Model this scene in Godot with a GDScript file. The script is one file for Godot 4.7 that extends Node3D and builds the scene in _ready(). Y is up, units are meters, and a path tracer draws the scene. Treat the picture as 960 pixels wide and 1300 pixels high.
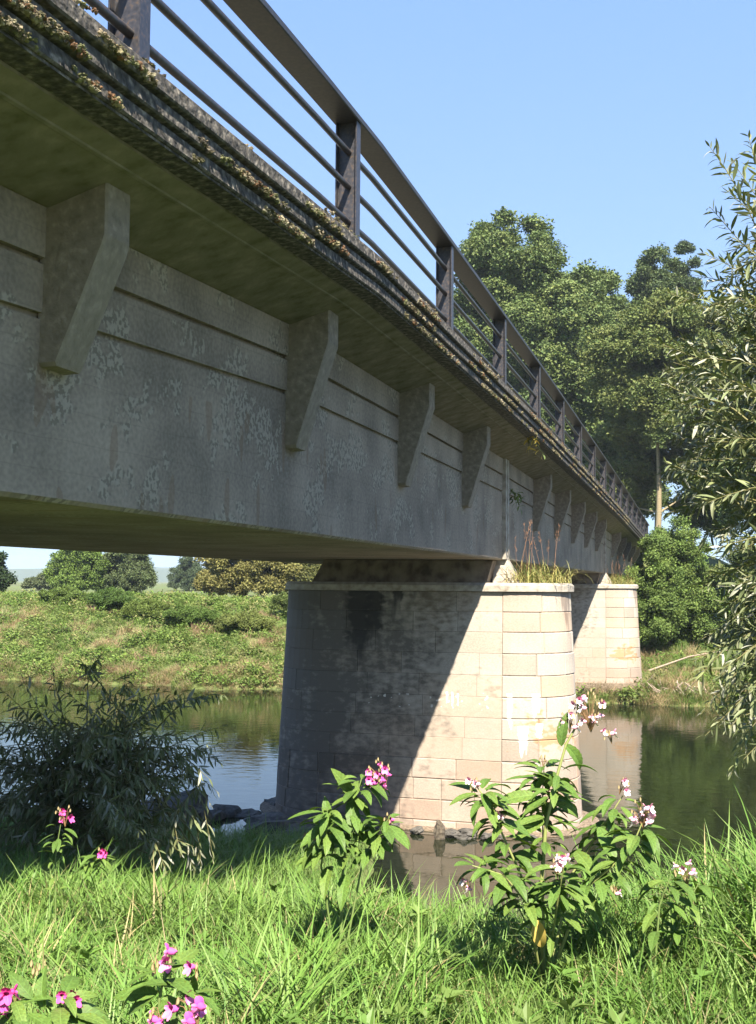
extends Node3D
# World: -Z runs along the bridge away from the camera, +X is the sunny side, water level is y = 0.

const EYE := 4.35
const GIRDER_BOTTOM := 0.444
var rng := RandomNumberGenerator.new()
var taken := {}
var M := {}

# ------------------------------------------------------------------ small helpers
class MB:
	var v := PackedVector3Array()
	var n := PackedVector3Array()
	var c := PackedColorArray()
	var uv := PackedVector2Array()
	var col := Color(1, 1, 1)
	func tri(a: Vector3, b: Vector3, d: Vector3, hint := Vector3.ZERO, ua := Vector2.ZERO, ub := Vector2.ZERO, ud := Vector2.ZERO) -> void:
		var nn := (d - a).cross(b - a)
		if nn.length_squared() < 1e-16:
			return
		nn = nn.normalized()
		if hint != Vector3.ZERO and nn.dot(hint) < 0.0:
			nn = -nn
			v.append(a); v.append(d); v.append(b)
			uv.append(ua); uv.append(ud); uv.append(ub)
		else:
			v.append(a); v.append(b); v.append(d)
			uv.append(ua); uv.append(ub); uv.append(ud)
		for i in 3:
			n.append(nn); c.append(col)
	func quad(a: Vector3, b: Vector3, d: Vector3, e: Vector3, hint := Vector3.ZERO, ua := Vector2.ZERO, ub := Vector2.ZERO, ud := Vector2.ZERO, ue := Vector2.ZERO) -> void:
		tri(a, b, d, hint, ua, ub, ud)
		tri(a, d, e, hint, ua, ud, ue)
	func stri(a: Vector3, b: Vector3, d: Vector3, na: Vector3, nb: Vector3, nd: Vector3, ua := Vector2.ZERO, ub := Vector2.ZERO, ud := Vector2.ZERO) -> void:
		var nn := (d - a).cross(b - a)
		if nn.dot(na + nb + nd) < 0.0:
			v.append(a); v.append(d); v.append(b)
			n.append(na); n.append(nd); n.append(nb)
			uv.append(ua); uv.append(ud); uv.append(ub)
		else:
			v.append(a); v.append(b); v.append(d)
			n.append(na); n.append(nb); n.append(nd)
			uv.append(ua); uv.append(ub); uv.append(ud)
		for i in 3:
			c.append(col)
	func box(lo: Vector3, hi: Vector3) -> void:
		var p := []
		for i in 8:
			p.append(Vector3(hi.x if i & 1 else lo.x, hi.y if i & 2 else lo.y, hi.z if i & 4 else lo.z))
		hexa(p)
	func hexa(p: Array) -> void:   # 8 corners, bit 0 = x, bit 1 = y, bit 2 = z
		var m := Vector3.ZERO
		for q in p: m += q / 8.0
		for f in [[0, 1, 3, 2], [4, 5, 7, 6], [0, 1, 5, 4], [2, 3, 7, 6], [0, 2, 6, 4], [1, 3, 7, 5]]:
			var mid: Vector3 = (p[f[0]] + p[f[1]] + p[f[2]] + p[f[3]]) / 4.0
			quad(p[f[0]], p[f[1]], p[f[2]], p[f[3]], mid - m)
	func tube(pts: Array, radii: Array, sides := 6, cap := true) -> void:
		var rings := []
		var side := Vector3.ZERO
		for i in pts.size():
			var a: Vector3 = pts[maxi(i - 1, 0)]
			var b: Vector3 = pts[mini(i + 1, pts.size() - 1)]
			var t := (b - a).normalized()
			if side == Vector3.ZERO:
				side = t.cross(Vector3.UP if absf(t.y) < 0.9 else Vector3.RIGHT).normalized()
			side = (side - t * side.dot(t)).normalized()
			var up := t.cross(side)
			var ring := []
			for k in sides:
				var an := TAU * k / sides
				ring.append(side * cos(an) + up * sin(an))
			rings.append(ring)
		for i in pts.size() - 1:
			for k in sides:
				var k2 := (k + 1) % sides
				var a: Vector3 = pts[i] + rings[i][k] * radii[i]
				var b: Vector3 = pts[i] + rings[i][k2] * radii[i]
				var d: Vector3 = pts[i + 1] + rings[i + 1][k2] * radii[i + 1]
				var e: Vector3 = pts[i + 1] + rings[i + 1][k] * radii[i + 1]
				stri(a, b, d, rings[i][k], rings[i][k2], rings[i + 1][k2])
				stri(a, d, e, rings[i][k], rings[i + 1][k2], rings[i + 1][k])
		if cap:
			for e in [0, pts.size() - 1]:
				var out: Vector3 = (pts[e] - pts[1 if e == 0 else e - 1]).normalized()
				for k in range(1, sides - 1):
					tri(pts[e] + rings[e][0] * radii[e], pts[e] + rings[e][k] * radii[e], pts[e] + rings[e][k + 1] * radii[e], out)
	func mesh(mat: Material) -> ArrayMesh:
		var arr := []
		arr.resize(Mesh.ARRAY_MAX)
		arr[Mesh.ARRAY_VERTEX] = v
		arr[Mesh.ARRAY_NORMAL] = n
		arr[Mesh.ARRAY_COLOR] = c
		arr[Mesh.ARRAY_TEX_UV] = uv
		var m := ArrayMesh.new()
		m.add_surface_from_arrays(Mesh.PRIMITIVE_TRIANGLES, arr)
		if mat: m.surface_set_material(0, mat)
		return m

func numbered(called: String) -> String:
	if not taken.has(called):
		taken[called] = 0
		return called
	taken[called] += 1
	return "%s_%03d" % [called, taken[called]]

func put(called: String, mesh: Mesh, parent: Node = null, mat: Material = null) -> MeshInstance3D:
	var o := MeshInstance3D.new()
	o.mesh = mesh
	if mat: o.material_override = mat
	if parent == null:
		o.name = numbered(called); add_child(o)
	else:
		o.name = called; parent.add_child(o, true)
	return o

func thing(called: String, label: String, category: String, at := Vector3.ZERO, group := "") -> Node3D:
	var o := Node3D.new()
	o.name = numbered(called)
	add_child(o)
	o.position = at
	tag(o, label, category, group)
	return o

func tag(o: Node, label: String, category: String, group := "") -> void:
	o.set_meta("label", label); o.set_meta("category", category)
	if group: o.set_meta("group", group)

func swarm(called: String, mesh: Mesh, xf: Array, cols: Array, parent: Node = null) -> MultiMeshInstance3D:
	var mm := MultiMesh.new()
	mm.transform_format = MultiMesh.TRANSFORM_3D
	mm.use_colors = true
	mm.mesh = mesh
	mm.instance_count = xf.size()
	for i in xf.size():
		mm.set_instance_transform(i, xf[i])
		mm.set_instance_color(i, cols[i])
	var o := MultiMeshInstance3D.new()
	o.multimesh = mm
	if parent == null:
		o.name = numbered(called); add_child(o)
	else:
		o.name = called; parent.add_child(o, true)
	return o

func P(d: float, s: float, h: float) -> Vector3:   # distance left of the camera, along the bridge, above the eye
	return Vector3(-d, h + EYE, -s)

func profile_rise(s: float) -> float:              # the deck's long profile
	var k := [[-12.0, -0.8], [3.0, -0.36], [9.0, -0.02], [12.8, 0.0], [20.4, 0.01], [28.0, -0.04], [40.0, -0.14], [60.0, -0.44], [90.0, -0.9]]
	for i in k.size() - 1:
		if s <= k[i + 1][0]:
			return lerpf(k[i][1], k[i + 1][1], (s - k[i][0]) / (k[i + 1][0] - k[i][0]))
	return -0.9

func noise(seed_: int, freq: float, oct := 4, kind := FastNoiseLite.TYPE_SIMPLEX_SMOOTH) -> FastNoiseLite:
	var f := FastNoiseLite.new()
	f.seed = seed_; f.frequency = freq; f.noise_type = kind
	f.fractal_type = FastNoiseLite.FRACTAL_FBM if oct > 1 else FastNoiseLite.FRACTAL_NONE
	f.fractal_octaves = oct
	return f

func lin(r: float, g: float, b: float) -> Color:
	return Color(r, g, b).linear_to_srgb()

# seamless colour texture from a ramp of linear colours
func ramp_tex(seed_: int, freq: float, oct: int, cols: Array, size := 512, gain := 1.0) -> ImageTexture:
	var src := noise(seed_, freq, oct).get_seamless_image(size, size)
	var img := Image.create(size, size, false, Image.FORMAT_RGB8)
	var table := []
	for i in 256:
		var x := clampf((i / 255.0 - 0.5) * gain + 0.5, 0.0, 1.0) * (cols.size() - 1)
		var k := mini(int(x), cols.size() - 2)
		table.append(cols[k].lerp(cols[k + 1], x - k).linear_to_srgb())
	var raw := src.get_data()
	for y in size:
		for x in size:
			img.set_pixel(x, y, table[raw[y * size + x]])
	img.generate_mipmaps()
	return ImageTexture.create_from_image(img)

func grey_tex(seed_: int, freq: float, oct: int, size := 512) -> ImageTexture:
	return ImageTexture.create_from_image(noise(seed_, freq, oct).get_seamless_image(size, size))

func mat(col: Color, rough := 0.9) -> StandardMaterial3D:
	var m := StandardMaterial3D.new()
	m.albedo_color = col; m.roughness = rough
	return m

func tri_mat(tex: Texture2D, scale_: float, rough := 0.92, relief: Texture2D = null, relief_cm := 1.0) -> StandardMaterial3D:
	var m := mat(Color.WHITE, rough)
	m.albedo_texture = tex
	m.uv1_triplanar = true; m.uv1_world_triplanar = true
	m.uv1_scale = Vector3.ONE * scale_
	if relief:
		m.heightmap_enabled = true; m.heightmap_texture = relief; m.heightmap_scale = relief_cm
	return m

func leaf_mat(glow := 0.5, rough := 0.55) -> StandardMaterial3D:
	var m := mat(Color.WHITE, rough)
	m.vertex_color_use_as_albedo = true
	m.metallic_specular = 0.3
	m.cull_mode = BaseMaterial3D.CULL_DISABLED
	m.backlight_enabled = true
	m.backlight = Color(glow, glow, glow * 0.5)
	return m

func frame(dir: Vector3, face: Vector3, size: Vector3) -> Basis:   # y along dir, z close to face
	var y := dir.normalized()
	var x := y.cross(face)
	if x.length() < 1e-3: x = y.cross(Vector3(0.3, 0.2, 0.9))
	x = x.normalized()
	return Basis(x * size.x, y * size.y, x.cross(y) * size.z)

func rdir() -> Vector3:
	var z := rng.randf_range(-1, 1)
	var a := rng.randf() * TAU
	var r := sqrt(1 - z * z)
	return Vector3(r * cos(a), z, r * sin(a))

func rr(a: float, b: float) -> float:
	return rng.randf_range(a, b)

# a leaf of length 1 along +y, folded along its midrib and bent back
func leaf_mesh(m: Material, width: float, segs: int, fold: float, bend: float, fullness := 0.85, serr := 0.0) -> ArrayMesh:
	var b := MB.new()
	var ctr := [Vector3.ZERO]; var ang := 0.0
	for i in segs:
		ang += bend / segs
		ctr.append(ctr[-1] + Vector3(0, cos(ang), -sin(ang)) / segs)
	var L := []; var R := []; var N := []
	for i in segs + 1:
		var t := float(i) / segs
		var w := width * pow(sin(PI * pow(t, fullness)), 0.8) * 0.5
		if i == segs: w = 0.0
		if serr > 0.0 and i % 2 == 1: w *= 1.0 - serr
		var a := bend * t
		var up := Vector3(0, sin(a), cos(a))
		L.append(ctr[i] + Vector3(-w, 0, 0) + up * w * fold)
		R.append(ctr[i] + Vector3(w, 0, 0) + up * w * fold)
		N.append(up)
	for i in segs:
		for side in 2:
			var E: Array = L if side == 0 else R
			var sx := (1.0 if side == 0 else -1.0) * fold
			var n0: Vector3 = (N[i] + Vector3(sx, 0, 0)).normalized()
			var n1: Vector3 = (N[i + 1] + Vector3(sx, 0, 0)).normalized()
			var ue := 0.02 if side == 0 else 0.98
			var v0 := float(i) / segs; var v1 := float(i + 1) / segs
			b.stri(ctr[i], ctr[i + 1], E[i + 1], n0, n1, n1, Vector2(0.5, v0), Vector2(0.5, v1), Vector2(ue, v1))
			b.stri(ctr[i], E[i + 1], E[i], n0, n1, n0, Vector2(0.5, v0), Vector2(ue, v1), Vector2(ue, v0))
	return b.mesh(m)

# a ball of loose small leaves, radius about 0.5
func clump_mesh(m: Material, count: int, size: float, slim: float) -> ArrayMesh:
	var b := MB.new()
	for i in count:
		var at := rdir() * 0.5 * pow(rng.randf(), 0.45)
		var d := (rdir() + at * 1.2 + Vector3(0, -0.15, 0)).normalized()
		var f := (rdir() + Vector3(0, 0.8, 0)).normalized()
		var k := frame(d, f, Vector3.ONE * size * rr(0.7, 1.3))
		var g := rr(0.78, 1.18)
		b.col = Color(g * rr(0.92, 1.08), g, g * rr(0.85, 1.1))
		var p0 := at; var p1: Vector3 = at + k * Vector3(slim * 0.5, 0.5, 0.1)
		var p2: Vector3 = at + k * Vector3(0, 1, -0.12); var p3: Vector3 = at + k * Vector3(-slim * 0.5, 0.5, 0.1)
		b.tri(p0, p1, p2, k.z); b.tri(p0, p2, p3, k.z)
	return b.mesh(m)

# ------------------------------------------------------------------ ground
var n_big: FastNoiseLite; var n_mid: FastNoiseLite; var n_small: FastNoiseLite

func ground_h(d: float, s: float) -> float:
	var bump := n_mid.get_noise_2d(d, s) * 0.16 + n_small.get_noise_2d(d, s) * 0.05
	if s < 30.0:
		var under := smoothstep(3.6, 5.6, d)
		var edge := lerpf(6.1, 5.3, under) - 0.12 * minf(d, 0.0)
		var shore := lerpf(12.2, 18.3, under) + n_mid.get_noise_2d(d * 2.0, 7.0) * 0.8
		var top := 2.66 - 0.075 * maxf(minf(s, edge) - 2.5, 0.0) - 0.12 * smoothstep(0.5, 3.5, d) * smoothstep(3.5, 6.0, s)
		top += 0.34 * (1.0 - smoothstep(-0.4, 1.0, d)) * smoothstep(4.2, 6.0, s)
		if s < edge: return top + bump * 0.6
		if s < shore:
			var t := (s - edge) / (shore - edge)
			return lerpf(top, 0.0, t * (1.1 - 0.1 * t)) + bump * lerpf(0.6, 1.0, t) - 1.5 * exp(-pow((d - 7.35) / 0.75, 2.0)) * smoothstep(14.0, 16.0, s)
		return maxf(-1.6, -0.3 * (s - shore)) + bump * 0.3
	var sh := 40.9 + n_mid.get_noise_2d(d * 1.6, 91.0) * 0.9
	if s < sh: return maxf(-1.6, -0.35 * (sh - s)) + bump * 0.3
	var q := s - sh
	var left := smoothstep(4.0, 12.0, d)
	var steep := minf(0.45 * minf(q, 1.0) + 2.75 * smoothstep(0.3, 11.0, q), 3.2)
	var gentle := 0.35 * minf(q, 1.0) + 0.09 * minf(q, 4.0) + 2.3 * smoothstep(4.0, 15.0, q)
	var y := lerpf(gentle, steep, left) + bump * 1.6
	var ramp := smoothstep(56.0, 66.0, s) * smoothstep(-6.0, 0.0, d) * (1.0 - smoothstep(12.0, 20.0, d)) * (1.0 - smoothstep(90.0, 140.0, s))
	y = lerpf(y, 6.2, ramp)
	if s > 120.0: y += n_big.get_noise_2d(d, s) * 0.5
	return y

func on_ground(d: float, s: float) -> Vector3:
	return Vector3(-d, ground_h(d, s), -s)

func axis_steps(a: Array) -> PackedFloat32Array:   # [[from, step], ..., [end, 0]]
	var out := PackedFloat32Array()
	for i in a.size() - 1:
		var x: float = a[i][0]
		while x < a[i + 1][0] - 1e-4:
			out.append(x); x += a[i][1]
	out.append(a[-1][0])
	return out

func build_ground() -> void:
	var ds := axis_steps([[-900, 100], [-300, 30], [-60, 6], [-18, 1.5], [-6, 0.3], [12, 0.6], [48, 3], [90, 20], [330, 100], [930, 0]])
	var ss := axis_steps([[-300, 60], [-60, 6], [-6, 0.6], [0, 0.3], [18, 0.6], [24, 1.2], [38.4, 0.3], [56.4, 0.9], [75.3, 5], [120.3, 30], [420.3, 150], [1620.3, 0]])
	var v := PackedVector3Array(); var n := PackedVector3Array(); var idx := PackedInt32Array(); var c := PackedColorArray()
	for s in ss:
		for d in ds:
			v.append(on_ground(d, s))
			var e := 0.3
			n.append(Vector3((ground_h(d + e, s) - ground_h(d - e, s)), 2 * e, (ground_h(d, s + e) - ground_h(d, s - e))).normalized())
			var k := clampf(0.5 + 0.9 * n_mid.get_noise_2d(d * 0.9, s * 0.9 + 40.0), 0, 1)
			var col := Color(0.115, 0.125, 0.045).lerp(Color(0.115, 0.17, 0.042), k)
			c.append(col)
	var w := ds.size()
	for j in ss.size() - 1:
		for i in w - 1:
			var a := j * w + i
			idx.append_array(PackedInt32Array([a, a + 1, a + w, a + 1, a + w + 1, a + w]))
	var arr := []
	arr.resize(Mesh.ARRAY_MAX)
	arr[Mesh.ARRAY_VERTEX] = v; arr[Mesh.ARRAY_NORMAL] = n; arr[Mesh.ARRAY_COLOR] = c; arr[Mesh.ARRAY_INDEX] = idx
	var m := ArrayMesh.new()
	m.add_surface_from_arrays(Mesh.PRIMITIVE_TRIANGLES, arr)
	var gm := tri_mat(ramp_tex(3, 0.03, 5, [Color(0.6, 0.55, 0.5), Color(1, 1, 1), Color(1.0, 1.0, 0.9)], 512, 1.6), 0.7, 0.95, grey_tex(4, 0.05, 5), 3.0)
	gm.vertex_color_use_as_albedo = true
	m.surface_set_material(0, gm)
	var o := put("ground", m)
	o.set_meta("kind", "structure")
	tag(o, "grassy river banks and meadow on both sides", "ground")

func build_water() -> void:
	var pm := PlaneMesh.new()
	pm.size = Vector2(900, 60)
	var wm := mat(lin(0.010, 0.014, 0.006), 0.03)
	wm.metallic_specular = 0.5
	var nf := noise(11, 0.012, 4)
	var ni := nf.get_seamless_image(1024, 1024)
	ni.bump_map_to_normal_map(6.0)
	wm.normal_enabled = true
	wm.normal_texture = ImageTexture.create_from_image(ni)
	wm.normal_scale = 0.075
	wm.uv1_triplanar = true; wm.uv1_world_triplanar = true
	wm.uv1_scale = Vector3(0.10, 0.10, 0.22)
	pm.material = wm
	var o := put("water", pm)
	o.position = Vector3(0, 0, -28.0)
	o.set_meta("kind", "structure")
	tag(o, "calm dark green river mirroring its banks", "water")

func build_hills() -> void:
	var b := MB.new()
	var hn := noise(21, 0.0016, 3)
	for j in 2:
		var s := 1150.0 + j * 330.0
		for i in 60:
			var pts := []
			for k in 2:
				var x := -1400.0 + (i + k) * 46.0
				var top := 12.0 + (16.0 + 18.0 * j) * (0.6 + hn.get_noise_2d(x, s)) 
				pts.append([Vector3(x, 0, -s), Vector3(x, top, -s - 90.0), Vector3(x, 0, -s - 260.0)])
			b.quad(pts[0][0], pts[1][0], pts[1][1], pts[0][1], Vector3(0, 1, 1))
			b.quad(pts[0][1], pts[1][1], pts[1][2], pts[0][2], Vector3(0, 1, -1))
	var o := put("hills", b.mesh(mat(lin(0.06, 0.09, 0.05), 1.0)))
	o.set_meta("kind", "structure")
	tag(o, "low wooded hills far beyond the meadow", "hills")

# ------------------------------------------------------------------ bridge
func sweep(b: MB, prof: Array, follow: Array, stations: PackedFloat32Array, uvs := Vector4(0.0625, 0, 0, 0.417), caps := true) -> void:
	# prof: closed list of (D, h); follow: 1 where the point rides on the deck's long profile, 0 where it is level
	var ctr := Vector2.ZERO
	var area := 0.0
	for i in prof.size():
		var q: Vector2 = prof[i]; var w: Vector2 = prof[(i + 1) % prof.size()]
		area += q.cross(w); ctr += q / prof.size()
	for j in stations.size() - 1:
		var s0 := stations[j]; var s1 := stations[j + 1]
		var r0 := profile_rise(s0); var r1 := profile_rise(s1)
		for i in prof.size():
			var k := (i + 1) % prof.size()
			var a: Vector2 = prof[i]; var e: Vector2 = prof[k]
			var edge := (e - a).normalized()
			var out2 := Vector2(edge.y, -edge.x) * signf(area)
			var hint := Vector3(-out2.x, out2.y, 0)
			var va := (2.4 - a.y) * uvs.w; var ve := (2.4 - e.y) * uvs.w
			if absf(out2.y) > 0.7: va = a.x * uvs.w; ve = e.x * uvs.w
			b.quad(P(a.x, s0, a.y + r0 * follow[i]), P(e.x, s0, e.y + r0 * follow[k]), P(e.x, s1, e.y + r1 * follow[k]), P(a.x, s1, a.y + r1 * follow[i]), hint,
				Vector2(s0 * uvs.x, va), Vector2(s0 * uvs.x, ve), Vector2(s1 * uvs.x, ve), Vector2(s1 * uvs.x, va))
	if caps:
		var pv := PackedVector2Array(prof)
		var ids := Geometry2D.triangulate_polygon(pv)
		for e in 2:
			var s := stations[0] if e == 0 else stations[-1]
			var r := profile_rise(s)
			for t in range(0, ids.size(), 3):
				var q := []
				for z in 3:
					var id := ids[t + z]
					q.append(P(prof[id].x, s, prof[id].y + r * follow[id]))
				b.tri(q[0], q[1], q[2], Vector3(0, 0, 1 if e == 0 else -1))

func stations_between(a: float, e: float, step := 1.0) -> PackedFloat32Array:
	var o := PackedFloat32Array()
	var n := maxi(1, int(ceil((e - a) / step)))
	for i in n + 1: o.append(lerpf(a, e, float(i) / n))
	return o

func concrete_image() -> ImageTexture:      # 16 m x 2.4 m of weathered girder concrete
	var w := 2048; var h := 320
	var img := Image.create(w, h, false, Image.FORMAT_RGB8)
	var cloud := noise(31, 0.006, 3); var grain := noise(32, 0.16, 3); var flake := noise(33, 0.045, 4); var where := noise(34, 0.008, 3)
	var streak := noise(35, 0.05, 3); var edge := noise(36, 0.11, 2)
	for y in h:
		var fy := float(y) / h
		for x in w:
			var nw := where.get_noise_2d(x, y * 1.6); var nf := flake.get_noise_2d(x * 0.9, y * 0.7); var ng := grain.get_noise_2d(x, y)
			var k := 0.215 + 0.10 * cloud.get_noise_2d(x, y) + 0.06 * ng + 0.02 * streak.get_noise_2d(x * 1.3, y * 0.09)
			var c := Color(k * 1.16, k * 0.955, k * 0.74)
			# board marks of the formwork
			if y % 29 < 1: c = c * 0.86
			# pale flaking skin in uneven patches
			var f := 0.8 * nf + 1.5 * nw + 0.13 * edge.get_noise_2d(x, y) - 1.0 * absf(fy - 0.42) - 0.06
			if f > 0.05:
				var lace := flake.get_noise_2d(x * 2.9 + 77.0, y * 2.4) + 0.5 * ng
				c = c.lerp(Color(0.37, 0.33, 0.26) if lace > -0.05 else Color(0.15, 0.13, 0.098), clampf((f - 0.05) * 4.0, 0, 0.62))
			# rust spots and runs
			var ru := edge.get_noise_2d(x * 0.23 + 40.0, y * 0.05 + 800.0)
			if ru > 0.52 and fy > 0.4: c = c.lerp(Color(0.17, 0.095, 0.045), 0.35)
			img.set_pixel(x, y, c.linear_to_srgb())
	img.generate_mipmaps()
	return ImageTexture.create_from_image(img)

func pier_image(far: bool) -> ImageTexture:          # u: 0..8 m round the pier from its far end along the near face, v: 0..4.6 m downwards from the cap
	var w := 1024; var h := 592
	var img := Image.create(w, h, false, Image.FORMAT_RGB8)
	var sh := 700 if far else 0
	var cloud := noise(41 + sh, 0.008, 4); var grain := noise(42, 0.2, 3); var drip := noise(43, 0.035, 3); var rough := noise(44, 0.06, 4)
	var spots := noise(45, 0.07, 1)
	for y in h:
		var my := 4.6 * y / h
		for x in w:
			var mx := 10.0 * x / w - 1.75
			var nc := cloud.get_noise_2d(x, y); var ng := grain.get_noise_2d(x, y); var nr := rough.get_noise_2d(x * 0.7, y)
			var k := 0.355 + 0.06 * nc + 0.07 * ng
			var c := Color(k * 1.03, k * 0.925, k * 0.80)
			# warmer, silt-stained stone in the flooded lower half
			var silt := clampf((my - 2.3 + 0.9 * nc) * 0.9, 0, 1)
			c = c.lerp(Color(k * 0.90, k * 0.70, k * 0.565), silt * 0.7)
			var ochre := nr + 1.2 * nc + 0.55 - 1.1 * absf(mx - 4.0) - 1.5 * absf(my - 2.7)
			if mx > 3.42 and ochre > 0.0: c = c.lerp(Color(0.36, 0.21, 0.10), clampf(ochre * 2.0, 0, 0.8))
			if mx < 3.42:
				# brown scoured skin where floods reach
				var band := 1.0 - absf(my - 2.55) / 0.9 + 0.5 * nc + 0.6 * nr + 0.3 * ng
				c = c.lerp(Color(0.30, 0.235, 0.175), clampf(band, 0, 1) * 0.45)
				# grey weathered skin plus painted-in shade darkening the face, ragged towards the sunny corner
				var shade_film := (1.15 - 0.42 * maxf(mx, 0.0)) + 0.55 * nc + 0.5 * nr + 0.35 * drip.get_noise_2d(x * 1.1, y * 0.35) + 0.25 * ng - 0.12 * absf(my - 1.2)
				c = c.lerp(Color(0.085, 0.078, 0.070), clampf(shade_film * 1.2, 0, 1) * 0.85)
				# brown seepage under the bearing
				var seep := 1.1 - pow((mx - 2.25) / 0.75, 2.0) - my * 1.1 + 0.9 * nr
				c = c.lerp(Color(0.13, 0.095, 0.06), clampf(seep, 0, 1) * 0.6)
				# black water stains below the bearing
				for q in [[0.72, 0.24, 1.55], [0.98, 0.16, 1.25], [1.43, 0.11, 0.72], [1.0, 0.5, 0.3], [1.75, 0.14, 0.3]]:
					var wx: float = absf(mx - q[0] + 0.10 * drip.get_noise_2d(y * 0.5, q[0] * 40.0)) / q[1]
					var st: float = (1.25 - wx) * 1.6 + 0.9 * nr
					var dn: float = (q[2] * (1.0 - 0.25 * wx) - my) * 2.6 + 0.8 * drip.get_noise_2d(x * 1.4, y * 0.25)
					c = c.lerp(Color(0.028, 0.027, 0.026), clampf(minf(st, dn), 0, 1) * 0.88)
			# dark run below the grass on the nose
			var run := 0.8 - absf(mx - 4.75) * 3.2 + 0.9 * drip.get_noise_2d(x * 1.5, y * 0.12) - my * 0.75
			if run > 0.1 and mx > 4.0: c = c.lerp(Color(0.16, 0.13, 0.11), clampf((run - 0.1) * 2.2, 0, 0.75))
			# white lime runs
			for q in (([] if far else [[3.55, 1.95, 0.75, 0.045], [3.76, 2.5, 0.6, 0.085], [3.98, 1.95, 0.5, 0.075], [4.02, 2.45, 0.42, 0.06], [2.42, 1.95, 0.25, 0.02], [2.52, 1.95, 0.4, 0.02], [2.62, 1.97, 0.3, 0.015]]) as Array):
				var wx := absf(mx - q[0] + 0.02 * drip.get_noise_2d(y * 2.0, 9.0))
				if my > q[1] and my < q[1] + q[2] * (0.75 + 0.35 * drip.get_noise_2d(x * 4.0, 11.0)) and wx < q[3] * (1.0 - 0.5 * (my - q[1]) / q[2]):
					c = c.lerp(Color(0.78, 0.76, 0.72), 0.95)
			if not far and mx > 0.8 and mx < 3.3 and my > 1.95 and my < 2.25 and spots.get_noise_2d(x * 1.2, y * 1.2) > 0.72: c = Color(0.6, 0.58, 0.55)
			img.set_pixel(x, y, c.linear_to_srgb())
	img.generate_mipmaps()
	return ImageTexture.create_from_image(img)

# pier plan: straight from D 6.8 to 3.3, round ends; batter 1 in 20
const PIER_A := 6.8
const PIER_B := 3.3
func pier_r(h: float) -> float:
	return 1.0 + 0.05 * (0.0 - h)

func pier_pt(s0: float, t: float, h: float, off: float) -> Vector3:   # t in metres of a radius 1 outline: 0..3.5 near face, 3.5..6.64 nose, then far face, then the far end
	var r := pier_r(h) + off
	var L := PIER_A - PIER_B
	if t < 0.0: return P(PIER_A - sin(t) * r, s0 - cos(t) * r, h)
	if t < L: return P(PIER_A - t, s0 - r, h)
	t -= L
	if t < PI:
		return P(PIER_B - sin(t) * r, s0 - cos(t) * r, h)
	t -= PI
	if t < L: return P(PIER_B + t, s0 + r, h)
	t -= L
	return P(PIER_A + sin(t) * r, s0 + cos(t) * r, h)

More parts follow.
